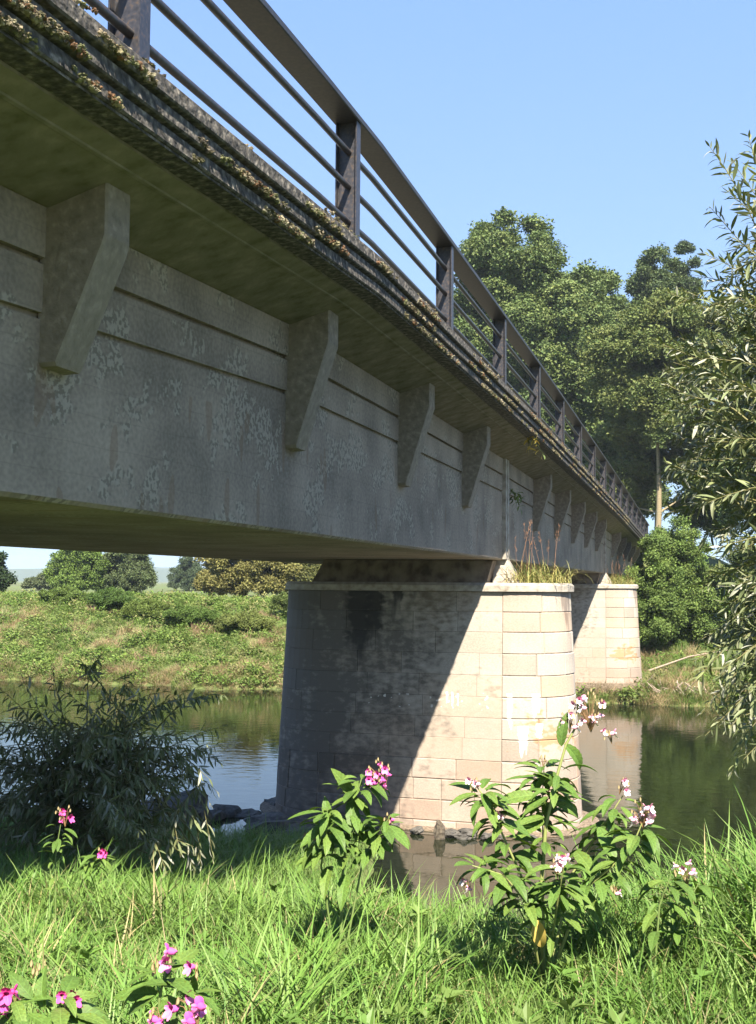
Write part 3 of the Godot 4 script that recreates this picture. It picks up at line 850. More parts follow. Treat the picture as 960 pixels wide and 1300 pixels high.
	for i in 9:
		var s := rr(190, 330); var d := s * rr(0.36, 0.66)
		var base := on_ground(d, s)
		var H := rr(3.2, 5.5)
		tree("distant_tree", "hazy distant tree beyond the hedge", "tree", base, [[base + Vector3(0, H * 0.55, 0), Vector3(H * 0.5, H * 0.5, H * 0.5)], [base + Vector3(H * 0.3, H * 0.4, 0), Vector3(H * 0.4, H * 0.4, H * 0.4)]], 0.2, base + Vector3(0, H * 0.7, 0), 700, far, 1.6, [Color(0.07, 0.10, 0.05), Color(0.055, 0.085, 0.045)], "hazy distant trees", 4)
	# scrub on top of the far bank, left
	for q in [[23.6, 47.5, 0.9, Color(0.085, 0.14, 0.03), "dark green scrub bush in the middle of the far bank's crest"], [26.6, 48.6, 0.95, Color(0.11, 0.155, 0.035), "fresh green scrub bush next to the darkest one"], [20.6, 47.0, 0.9, Color(0.13, 0.16, 0.045), "yellowish scrub bush on the crest close to the pier"], [29.0, 49.5, 1.05, Color(0.075, 0.13, 0.03), "darkest scrub bush on the far bank"], [32.6, 50.5, 0.9, Color(0.10, 0.15, 0.035), "lowest scrub bush at the crest's open end"], [18.4, 48.4, 1.1, Color(0.10, 0.14, 0.04), "olive scrub bush half hidden by the pier"]]:
		var base := on_ground(q[0], q[1])
		var H: float = q[2]
		tree("scrub_bush", q[4], "bush", base, [[base + Vector3(0, H * 0.45, 0), Vector3(1.2, H * 0.5, 0.9)], [base + Vector3(0.9, H * 0.35, 0.2), Vector3(0.8, H * 0.4, 0.7)]], 0.04, base + Vector3(0, H * 0.7, 0), 1300, small, 0.34, [q[3], q[3] * 1.2, q[3] * 0.8], "scrub on the far bank's crest", 5)
	var hb := thing("farm_building", "tiny white roofed building far beyond the hedge", "building", on_ground(128, 205))
	var b := MB.new()
	b.box(Vector3(-5, -1, -3), Vector3(5, 3.2, 3))
	put("wall", b.mesh(mat(lin(0.55, 0.53, 0.5), 0.9)), hb)
	b = MB.new()
	b.quad(Vector3(-5.3, 3.1, 3.4), Vector3(5.3, 3.1, 3.4), Vector3(5.3, 5.0, 0), Vector3(-5.3, 5.0, 0), Vector3(0, 1, 1))
	b.quad(Vector3(-5.3, 3.1, -3.4), Vector3(5.3, 3.1, -3.4), Vector3(5.3, 5.0, 0), Vector3(-5.3, 5.0, 0), Vector3(0, 1, -1))
	put("roof", b.mesh(mat(lin(0.7, 0.7, 0.7), 0.6)), hb)

# ------------------------------------------------------------------ willows with single leaves
func willow(called: String, label: String, base: Vector3, trunk_pts: Array, trunk_ra: Array, twigs: Array, leaf_len: float, per_m: float, cols: Array, lm: Array, curl := 0.35) -> void:
	var t := thing(called, label, "willow", base)
	var b := MB.new()
	var tp := []
	for p in trunk_pts: tp.append(p - base)
	b.tube(tp, trunk_ra, 8)
	put("trunk", b.mesh(M.bark), t)
	var xf := []; var cc := []; var rank := []
	for tw in twigs:                           # [from, to, sag, radius]
		var a: Vector3 = tw[0] - base; var e: Vector3 = tw[1] - base
		var ln := a.distance_to(e)
		var pts := []; var ra := []
		var wob := rdir() * 0.03
		for i in 8:
			var q := i / 7.0
			pts.append(a.lerp(e, q) + Vector3(0, tw[2] * 4.0 * q * (1 - q), 0) + wob * sin(q * 7.0)); ra.append(lerpf(tw[3], 0.0016, q))
		b = MB.new()
		b.tube(pts, ra, 5)
		put("twig", b.mesh(M.twig), t)
		var n := int(ln * per_m)
		var ph := rr(0, TAU)
		for i in n:
			var q := lerpf(0.12, 1.0, (i + rr(-0.3, 0.3)) / n)
			q = clampf(q, 0.0, 0.999)
			var k := int(q * 7)
			var at: Vector3 = pts[k].lerp(pts[k + 1], q * 7 - k)
			var dir: Vector3 = (pts[k + 1] - pts[k]).normalized()
			ph += 2.4
			var sd := dir.cross(Vector3(0, 1, 0.01)).normalized()
			var out := (sd * cos(ph) + sd.cross(dir) * sin(ph))
			var ld := (dir * rr(0.5, 1.0) + out * rr(0.6, 1.0) + Vector3(0, -curl, 0) * rr(0.2, 1.6)).normalized()
			var fc := (Vector3(0, 1, 0) + rdir() * 0.7)
			var L := leaf_len * rr(0.65, 1.25) * (0.65 if q > 0.93 else 1.0)
			xf.append(Transform3D(frame(ld, fc, Vector3.ONE * L), at))
			cc.append(cols[rng.randi() % cols.size()] * rr(0.8, 1.2))
	# the leaves that show largest stay single parts
	var order := []
	for i in xf.size():
		order.append([((xf[i].origin + base) - Vector3(0, EYE, 0)).length() / xf[i].basis.y.length(), i])
	order.sort_custom(func(p, q): return p[0] < q[0])
	var mats := {}
	var rest := []; var rc := []
	for k in order.size():
		var i: int = order[k][1]
		if k < 300:
			var o := put("leaf", lm[i % lm.size()], t, M.willow_leaf[i % M.willow_leaf.size()])
			o.transform = xf[i]
		else:
			rest.append(xf[i]); rc.append(cc[i])
	for h in lm.size():
		var xs := []; var cs := []
		for i in range(h, rest.size(), lm.size()):
			xs.append(rest[i]); cs.append(rc[i])
		if xs.size() > 0:
			var o := swarm("foliage", lm[h], xs, cs, t)
			o.set_meta("kind", "stuff")

func build_willows() -> void:
	var willow_greens := [Color(0.15, 0.18, 0.085), Color(0.20, 0.22, 0.125), Color(0.12, 0.15, 0.07), Color(0.32, 0.33, 0.26), Color(0.17, 0.195, 0.085)]
	var lm := []
	for q in [[0.19, 0.25, 0.5], [0.17, 0.4, 0.9], [0.21, 0.15, -0.25]]:
		lm.append(leaf_mesh(M.leaf, q[0], 4, q[1], q[2], 0.9))
	var twigs := []
	# the willow's outer twigs, from fork to tip
	for t in [[0.77, 5.79, -6.96, 0.10, 7.03, -6.71], [0.96, 5.92, -7.22, 0.22, 7.00, -6.95], [0.81, 5.88, -6.76, 0.29, 7.00, -6.55], [0.87, 5.88, -7.20, 0.08, 6.71, -6.91], [0.85, 5.87, -6.88, 0.19, 6.71, -6.63], [0.88, 5.83, -7.09, 0.05, 6.40, -6.80], [0.87, 5.80, -6.78, 0.21, 6.39, -6.53], [0.83, 5.91, -7.39, 0.01, 6.35, -7.10], [0.82, 5.63, -7.18, -0.07, 6.16, -6.86], [0.79, 5.67, -6.65, 0.14, 6.02, -6.40], [0.87, 5.68, -8.03, -0.17, 6.38, -7.67], [0.85, 5.49, -7.50, -0.12, 5.94, -7.16], [0.80, 5.45, -7.07, -0.03, 5.73, -6.77], [0.92, 5.44, -8.25, -0.20, 5.88, -7.87], [0.85, 5.21, -7.40, -0.11, 5.50, -7.06], [0.79, 5.29, -6.76, 0.05, 5.46, -6.48], [0.89, 5.16, -8.24, -0.19, 5.37, -7.87], [0.84, 4.99, -7.29, -0.06, 5.12, -6.97], [0.80, 5.07, -6.86, 0.09, 5.20, -6.60], [0.92, 4.96, -8.67, -0.27, 5.19, -8.27], [0.85, 4.84, -7.61, -0.09, 4.88, -7.28], [0.81, 4.79, -6.97, 0.04, 4.83, -6.69], [0.91, 4.74, -7.83, -0.06, 4.63, -7.49], [0.81, 4.65, -6.97, 0.08, 4.55, -6.70], [0.84, 4.55, -7.39, 0.02, 4.34, -7.10], [0.82, 4.47, -7.07, 0.12, 4.18, -6.82], [0.80, 4.51, -6.76, 0.23, 4.37, -6.54], [0.88, 4.37, -7.61, 0.03, 4.01, -7.31], [0.80, 4.22, -7.17, -0.04, 3.88, -6.87], [0.79, 4.20, -6.86, 0.07, 3.78, -6.59], [0.78, 4.18, -7.06, -0.09, 3.71, -6.75], [0.76, 4.11, -6.95, -0.00, 3.60, -6.67], [0.72, 4.28, -6.63, 0.15, 3.88, -6.41], [0.76, 4.02, -6.95, 0.04, 3.47, -6.69], [0.68, 4.08, -6.51, 0.17, 3.57, -6.31], [0.72, 3.88, -6.73, 0.24, 3.35, -6.54], [0.73, 3.84, -6.84, 0.15, 3.26, -6.62], [0.73, 4.15, -6.42, 0.27, 3.77, -6.23]]:
		twigs.append([Vector3(t[0], t[1], t[2]) + rdir() * 0.12, Vector3(t[3], t[4], t[5]), rr(0.03, 0.10), 0.007])
	# inner twigs filling the crown
	for i in 400:
		var y := rr(3.3, 6.55)
		var zz := rr(6.7, 9.3)
		var tip := Vector3(lerpf(-0.03 * zz if y > 4.7 and y < 6.1 else 0.10, 1.15, pow(rng.randf(), 1.4)), y, -zz)
		twigs.append([tip + Vector3(rr(0.45, 1.1), (5.0 - y) * rr(-0.1, 0.35) + rr(-0.3, 0.1), rr(-0.3, 0.3)), tip, rr(0.02, 0.12), 0.006])
	for i in 60:
		var y := rr(5.9, 7.25)
		var tip := Vector3(rr(0.28, 1.1) + (y - 5.9) * 0.1, y, -rr(6.4, 7.8))
		twigs.append([tip + Vector3(rr(0.3, 0.65), -rr(0.55, 1.15), rr(-0.3, 0.3)), tip, rr(0.02, 0.08), 0.006])
	var base := on_ground(-1.9, 7.3)
	willow("willow_tree", "leafy willow with narrow silvery leaves overhanging the near bank", base, [base - Vector3(0, 0.1, 0), base + Vector3(0.1, 1.6, 0), base + Vector3(0.0, 3.4, 0.2), base + Vector3(-0.1, 5.2, 0.1)], [0.16, 0.12, 0.085, 0.04], twigs, 0.106, 58.0,
		willow_greens, lm, 0.12)
	# dark shrub under the bridge
	twigs = []
	var root := on_ground(5.4, 9.2)
	for q in [[-5.62, 3.51, -8.18], [-5.57, 3.56, -8.51], [-5.24, 3.65, -8.43], [-5.20, 3.66, -8.68], [-4.97, 3.55, -8.77], [-4.55, 3.47, -8.31], [-4.33, 3.41, -8.32], [-4.55, 3.33, -9.12], [-4.11, 3.35, -8.65], [-3.95, 3.39, -8.67], [-4.23, 3.02, -9.38], [-4.15, 2.92, -8.85], [-4.47, 2.65, -9.14], [-4.17, 2.60, -8.86], [-4.48, 2.47, -8.93], [-4.39, 2.93, -8.45], [-5.99, 3.19, -8.48], [-6.27, 3.38, -8.64], [-6.18, 3.07, -8.31], [-5.81, 3.25, -8.64], [-5.53, 3.33, -8.65], [-4.81, 3.40, -8.24], [-5.37, 3.18, -8.79], [-4.77, 3.14, -8.80], [-4.40, 3.07, -8.61]]:
		twigs.append([root + Vector3(rr(-0.5, 0.5), rr(0.3, 1.1), rr(-0.3, 0.3)), Vector3(q[0], q[1], q[2]), rr(0.08, 0.3), 0.01])
	for i in 170:
		var d := rr(4.25, 6.8)
		twigs.append([root + Vector3(rr(-0.8, 0.8), rr(0.1, 1.2), rr(-0.5, 0.5)), Vector3(-d, rr(1.6, 3.35 - 0.3 * absf(d - 5.3)), -rr(7.9, 9.6)), rr(0.05, 0.3), 0.008])
	willow("willow_shrub", "dark willow shrub drooping in the shade beneath the bridge", root, [root - Vector3(0, 0.1, 0), root + Vector3(0.05, 0.5, 0), root + Vector3(-0.1, 1.2, 0)], [0.07, 0.05, 0.02], twigs, 0.125, 34.0,
		willow_greens, lm, 0.7)

# ------------------------------------------------------------------ grass and herbs
func tuft_mesh(m: Material, blades: int, len0: float, len1: float, spread: float, width: float, droop: float) -> ArrayMesh:
	var b := MB.new()
	for i in blades:
		var a := rr(0, TAU)
		var at := Vector3(cos(a), 0, sin(a)) * spread * sqrt(rng.randf())
		var ln := rr(len0, len1)
		var az := rr(0, TAU)
		var lean := Vector3(cos(az), 0, sin(az))
		var tilt := rr(0.05, 0.5); var bend := rr(0.3, 1.0) * droop
		var side := Vector3(-lean.z, 0, lean.x)
		var g := rr(0.75, 1.2)
		b.col = Color(g * rr(0.88, 1.15), g, g * rr(0.8, 1.1))
		var segs := 5
		var p := at; var an := tilt
		var prevL := p - side * width * 0.5; var prevR := p + side * width * 0.5
		var pn := lean * -cos(an) + Vector3.UP * sin(an)
		for k in segs:
			an += bend / segs
			var d := Vector3.UP * cos(an) + lean * sin(an)
			p += d * ln / segs
			var q := float(k + 1) / segs
			var w := width * (1.0 - pow(q, 2.2)) * 0.5
			var nn := lean * -cos(an) + Vector3.UP * sin(an)
			var L := p - side * w; var R := p + side * w
			b.stri(prevL, prevR, R, pn, pn, nn)
			if k < segs - 1: b.stri(prevL, R, L, pn, nn, nn)
			prevL = L; prevR = R; pn = nn
	return b.mesh(m)

func build_grass() -> void:
	var greens := [Color(0.130, 0.240, 0.050), Color(0.152, 0.265, 0.060), Color(0.110, 0.210, 0.044), Color(0.190, 0.280, 0.088), Color(0.140, 0.230, 0.051)]
	var ts := [tuft_mesh(M.grass, 15, 0.18, 0.38, 0.09, 0.008, 1.3), tuft_mesh(M.grass, 13, 0.22, 0.46, 0.10, 0.009, 1.7), tuft_mesh(M.grass, 16, 0.12, 0.30, 0.09, 0.006, 1.0), tuft_mesh(M.grass, 10, 0.3, 0.56, 0.08, 0.011, 1.9)]
	var xf := [[], [], [], []]; var cc := [[], [], [], []]
	var patch := noise(61, 0.55, 2)
	for i in 18000:
		var s := rr(1.6, 9.5); var d := rr(-3.6, 7.0)
		if s > 7.6 and rng.randf() < 0.5: continue
		var k := rng.randi() % 3
		var pz := patch.get_noise_2d(d, s)
		if pz > 0.25 and rng.randf() < 0.5: k = 3
		if s > 5.6 and rng.randf() < 0.25: k = 3
		var sc := rr(0.7, 1.1) * (1.0 + 0.3 * pz) * (1.25 if d < 0.7 and s > 5.2 else 1.0)
		var yaw := Basis.from_euler(Vector3(rr(-0.25, 0.25), rr(0, TAU), rr(-0.25, 0.25)))
		xf[k].append(Transform3D(yaw.scaled(Vector3.ONE * sc), on_ground(d, s) - Vector3(0, 0.02, 0)))
		var c: Color = greens[rng.randi() % greens.size()] * rr(0.85, 1.15)
		if rng.randf() < 0.07: c = Color(0.34, 0.30, 0.15) * rr(0.7, 1.2)
		cc[k].append(c)
	for k in 4:
		var o := swarm("grass", ts[k], xf[k], cc[k])
		o.set_meta("kind", "stuff")
		tag(o, ["short bright green grass of the foreground bank", "drooping green grass of the foreground bank", "fine low grass of the foreground bank", "long arching grass blades of the foreground bank"][k], "grass")
	# shaded slope under the bridge
	var x2 := []; var c2 := []
	for i in 2600:
		var d := rr(3.2, 11.0); var s := rr(8.0, 16.4)
		var g := on_ground(d, s)
		if g.y < 0.05: continue
		x2.append(Transform3D(Basis.from_euler(Vector3(0, rr(0, TAU), 0)).scaled(Vector3.ONE * rr(0.7, 1.3)), g - Vector3(0, 0.02, 0)))
		c2.append(greens[rng.randi() % greens.size()] * rr(0.75, 1.1))
	var o2 := swarm("grass", ts[1], x2, c2)
	o2.set_meta("kind", "stuff"); tag(o2, "rough grass on the shaded slope beneath the bridge", "grass")
	# creeping broad-leaved herbs between the blades
	var hm := MB.new()
	for i in 9:
		var a := TAU * i / 9 + rr(-0.3, 0.3); var el := rr(0.2, 1.1)
		var dr := Vector3(cos(a) * cos(el), sin(el), sin(a) * cos(el))
		var k := frame(dr, Vector3.UP, Vector3.ONE * rr(0.6, 1.0))
		var at := Vector3(0, 0.25 * i / 9.0, 0) + dr * 0.1
		hm.col = Color.WHITE * rr(0.8, 1.2)
		hm.tri(at, at + k * Vector3(0.24, 0.45, 0.06), at + k * Vector3(0, 1, -0.1), k.z); hm.tri(at, at + k * Vector3(0, 1, -0.1), at + k * Vector3(-0.24, 0.45, 0.06), k.z)
	var hmesh := hm.mesh(M.grass)
	x2 = []; c2 = []
	for i in 1500:
		var s := rr(2.0, 8.0); var d := rr(-3.4, 6.0)
		if patch.get_noise_2d(d * 1.3 + 50, s * 1.3) < 0.0: continue
		x2.append(Transform3D(Basis.from_euler(Vector3(rr(-0.2, 0.2), rr(0, TAU), rr(-0.2, 0.2))).scaled(Vector3.ONE * rr(0.05, 0.10)), on_ground(d, s) + Vector3(0, rr(0.04, 0.2), 0)))
		c2.append([Color(0.12, 0.22, 0.045), Color(0.10, 0.185, 0.04), Color(0.15, 0.23, 0.06)][rng.randi() % 3] * rr(0.8, 1.15))
	var o3 := swarm("herbs", hmesh, x2, c2)
	o3.set_meta("kind", "stuff"); tag(o3, "small broad leaved herbs mixed into the foreground grass", "herbs")
	# far bank
	var low := clump_mesh(M.leaf_far, 46, 0.20, 0.5)
	var dry := tuft_mesh(M.grass, 26, 0.5, 1.1, 0.35, 0.022, 1.2)
	var lx := []; var lc := []; var dx := []; var dc := []
	var kind := noise(71, 0.28, 3); var kind2 := noise(72, 0.6, 2)
	var n_tot := 0
	while n_tot < 19000:
		var s := 40.6 + 17.0 * pow(rng.randf(), 1.25); var d := rr(-9.0, 46.0)
		n_tot += 1
		var g := on_ground(d, s)
		if g.y < 0.02: continue
		var kn := kind.get_noise_2d(d, s * 1.4)
		if kn > 0.16 and s < 49.0 and rng.randf() < 0.8:
			dx.append(Transform3D(Basis.from_euler(Vector3(rr(-0.9, 0.9), rr(0, TAU), rr(-0.9, 0.9))).scaled(Vector3.ONE * rr(0.25, 0.6)), g))
			dc.append([Color(0.40, 0.28, 0.18), Color(0.34, 0.23, 0.15), Color(0.43, 0.34, 0.21), Color(0.20, 0.20, 0.08)][rng.randi() % 4] * rr(0.7, 1.15))
		elif d < 6.0 and rng.randf() < 0.7 or rng.randf() < 0.3:
			dx.append(Transform3D(Basis.from_euler(Vector3(0, rr(0, TAU), 0)).scaled(Vector3.ONE * rr(0.3, 0.6)), g))
			dc.append([Color(0.135, 0.225, 0.05), Color(0.11, 0.195, 0.04), Color(0.19, 0.24, 0.075)][rng.randi() % 3] * rr(0.8, 1.15))
		else:
			var sc := rr(0.25, 0.75) * (1.0 + 0.6 * kind2.get_noise_2d(d, s))
			lx.append(Transform3D(Basis.from_euler(Vector3(0, rr(0, TAU), 0)).scaled(Vector3(sc, sc * 0.8, sc)), g + Vector3(0, sc * 0.2, 0)))
			lc.append([Color(0.12, 0.195, 0.042), Color(0.15, 0.225, 0.05), Color(0.165, 0.22, 0.06), Color(0.10, 0.16, 0.036), Color(0.21, 0.22, 0.09)][rng.randi() % 5] * rr(0.75, 1.2))
	for i in 2600:
		var d := rr(-9.0, 42.0)
		var s := 39.6 + rr(0.0, 2.6)
		var g := on_ground(d, s)
		if g.y < -0.06 or g.y > 0.75: continue
		dx.append(Transform3D(Basis.from_euler(Vector3(rr(-0.3, 0.7), rr(-0.8, 0.8), rr(-0.5, 0.5))).scaled(Vector3.ONE * rr(0.25, 0.6)), g))
		dc.append([Color(0.30, 0.22, 0.13), Color(0.20, 0.19, 0.08), Color(0.14, 0.18, 0.05), Color(0.36, 0.28, 0.17)][rng.randi() % 4] * rr(0.7, 1.15))
	var o4 := swarm("ground_cover", low, lx, lc)
	o4.set_meta("kind", "stuff"); tag(o4, "tangled green herbs covering the far bank", "ground cover")
	var o5 := swarm("dry_grass", dry, dx, dc)
	o5.set_meta("kind", "stuff"); tag(o5, "straw and dry stems matted on the far bank", "dry grass")
	# tufts on the pier caps
	for q in [[P(2.85, 20.1, 0.02), 0.62, 0.62, "dry grass tuft with reddish seed stalks on the nearer pier's cap", 300], [P(2.9, 42.6, 0.03), 0.7, 0.6, "dry grass tuft on the farther pier's cap", 220]]:
		var b := MB.new()
		var hold := tuft_mesh(M.grass, q[4], 0.35, 0.85, q[2] * 1.0, 0.011, 2.6)
		var t := thing("grass_tuft", q[3], "grass tuft", q[0], "grass tufts on the pier caps")
		var ml := leaf_mat(0.3)
		ml.albedo_color = lin(0.30, 0.28, 0.10)
		put("blades", hold, t, ml)
		var hold2 := tuft_mesh(M.grass, q[4] / 2, 0.25, 0.6, q[2] * 0.7, 0.009, 1.5)
		var ml2 := leaf_mat(0.3)
		ml2.albedo_color = lin(0.15, 0.20, 0.05)
		put("blades", hold2, t, ml2)
		for i in 12:
			var a := Vector3(rr(-0.45, 0.45), 0, rr(-0.4, 0.4))
			var e := a + Vector3(rr(-0.25, 0.25), rr(0.7, 1.25), rr(-0.2, 0.2))
			b.tube([a, a.lerp(e, 0.5) + Vector3(rr(-0.04, 0.04), 0, 0), e], [0.003, 0.003, 0.002], 4)
			for z in 8:
				var c := a.lerp(e, rr(0.72, 1.0)) + rdir() * 0.02
				b.tube([c, c + Vector3(rr(-0.03, 0.03), rr(0.02, 0.06), rr(-0.03, 0.03))], [0.005, 0.001], 3, false)
		put("seed_stalks", b.mesh(mat(lin(0.22, 0.12, 0.07), 0.95)), t)

# ------------------------------------------------------------------ balsam plants
func flower_mesh(hood: Color, lip: Color) -> ArrayMesh:
	var b := MB.new()
	# pouch
	b.col = hood.lerp(lip, 0.35)
	b.tube([Vector3(0, 0, -0.016), Vector3(0, -0.002, -0.008), Vector3(0, -0.001, 0.0), Vector3(0, 0, 0.007)], [0.001, 0.0075, 0.0095, 0.0085], 8, false)
	var petal := func(at: Vector3, dir: Vector3, face: Vector3, w: float, l: float, c0: Color, c1: Color):
		var k := frame(dir, face, Vector3(w, l, l))
		var prev := []
		for i in 5:
			var q := i / 4.0
			var hw := 0.5 * pow(sin(PI * lerpf(0.18, 0.93, q)), 0.7)
			var y := q; var zz := 0.35 * q * q
			var row: Array = [at + k * Vector3(-hw, y, zz + 0.15), at + k * Vector3(0, y, zz), at + k * Vector3(hw, y, zz + 0.15)]
			if i > 0:
				b.col = c0.lerp(c1, q)
				for z in 2:
					b.quad(prev[z], prev[z + 1], row[z + 1], row[z], k.z)
			prev = row
	petal.call(Vector3(0, 0.005, 0.004), Vector3(0, 1, 0.25), Vector3(0, -0.2, 1), 0.026, 0.017, hood, hood.lerp(lip, 0.25))
	petal.call(Vector3(-0.003, -0.003, 0.006), Vector3(-0.45, -1, 0.35), Vector3(0, 0.3, 1), 0.019, 0.023, lip, lip)
	petal.call(Vector3(0.003, -0.003, 0.006), Vector3(0.45, -1, 0.35), Vector3(0, 0.3, 1), 0.019, 0.023, lip, lip)
	petal.call(Vector3(-0.007, 0.0, 0.005), Vector3(-1, 0.1, 0.3), Vector3(0, 0.2, 1), 0.013, 0.014, hood, lip)
	petal.call(Vector3(0.007, 0.0, 0.005), Vector3(1, 0.1, 0.3), Vector3(0, 0.2, 1), 0.013, 0.014, hood, lip)
	var m := leaf_mat(0.4, 0.6)
	return b.mesh(m)

func balsam(label: String, base: Vector3, stems: Array, clusters: Array, leaf_len: float, whorls: float, fl: Mesh, leaf_m: Array, stem_m: Material, extra_leaves: Array = []) -> void:
	var t := thing("balsam_plant", label, "flowering plant", base, "")
	for st in stems:                       # [points..., radius]
		var pts := []; var ra := []
		var ln := 0.0
		for i in st[0].size():
			pts.append(st[0][i] - base)
			if i > 0: ln += pts[i].distance_to(pts[i - 1])
			ra.append(st[1] * lerpf(1.0, 0.4, float(i) / (st[0].size() - 1)))
		var b := MB.new()
		b.tube(pts, ra, 7)
		put("stem", b.mesh(stem_m), t)
		var n := int(ln * whorls)
		for w in n:
			var q := lerpf(st[2], st[3] if st.size() > 3 else 0.97, (w + 0.5) / n) * (pts.size() - 1)
			var k := mini(int(q), pts.size() - 2)
			var at: Vector3 = pts[k].lerp(pts[k + 1], q - k)
			var az := rr(0, TAU)
			for z in (3 if rng.randf() < 0.65 else 2):
				var a := az + TAU * z / 3 + rr(-0.4, 0.4)
				var el := rr(-0.35, 0.6)
				var d := Vector3(cos(a) * cos(el), sin(el), sin(a) * cos(el))
				var o := put("leaf", leaf_m[rng.randi() % 3], t, M.balsam_leaf[rng.randi() % 3])
				var L := leaf_len * rr(0.6, 1.15)
				o.transform = Transform3D(frame(d, Vector3.UP + rdir() * 0.25, Vector3.ONE * L), at + d * 0.025)
	for e in extra_leaves:                 # [from, to]
		var d: Vector3 = e[1] - e[0]
		var o := put("leaf", leaf_m[rng.randi() % 3], t, M.balsam_leaf[rng.randi() % 3])
		o.transform = Transform3D(frame(d, Vector3(0, 0.7, 0.6) + rdir() * 0.2, Vector3.ONE * minf(d.length(), 0.2)), e[0] - base)
	for c in clusters:                     # [centre, flowers, buds, spread]
		var ctr: Vector3 = c[0] - base
		var st := ctr + Vector3(rr(-0.03, 0.03), -c[3] * 1.3, -0.02)
		var b := MB.new()
		var bd := MB.new()
		for i in c[1]:
			var at: Vector3 = ctr + rdir() * c[3] * Vector3(1.0, 0.9, 0.8)
			b.tube([st, st.lerp(at, 0.6) + Vector3(0, 0.025, 0), at + Vector3(0, 0.006, -0.01)], [0.0016, 0.0013, 0.001], 4, false)
			var o := put("flower", fl, t)
			var look := Vector3(rr(-1, 1), rr(-0.3, 0.4), rr(-0.4, 1.0)).normalized()
			o.transform = Transform3D(frame(Vector3.UP, look, Vector3.ONE).scaled(Vector3.ONE * rr(0.75, 1.1)), at)
		for i in c[2]:
			var at: Vector3 = ctr + Vector3(0, c[3] * 0.5, -0.01) + rdir() * c[3] * 0.9
			b.tube([st, st.lerp(at, 0.6) + Vector3(0, 0.02, 0), at], [0.0014, 0.0012, 0.001], 4, false)
			bd.tube([at + Vector3(0, 0.002, 0), at - Vector3(0, 0.005, 0), at - Vector3(0, 0.011, -0.002), at - Vector3(0, 0.016, -0.003)], [0.001, 0.0048, 0.0045, 0.001], 6, false)
		put("flower_stalks", b.mesh(M.red_stem), t)
		if c[2] > 0: put("buds", bd.mesh(M.bud), t)

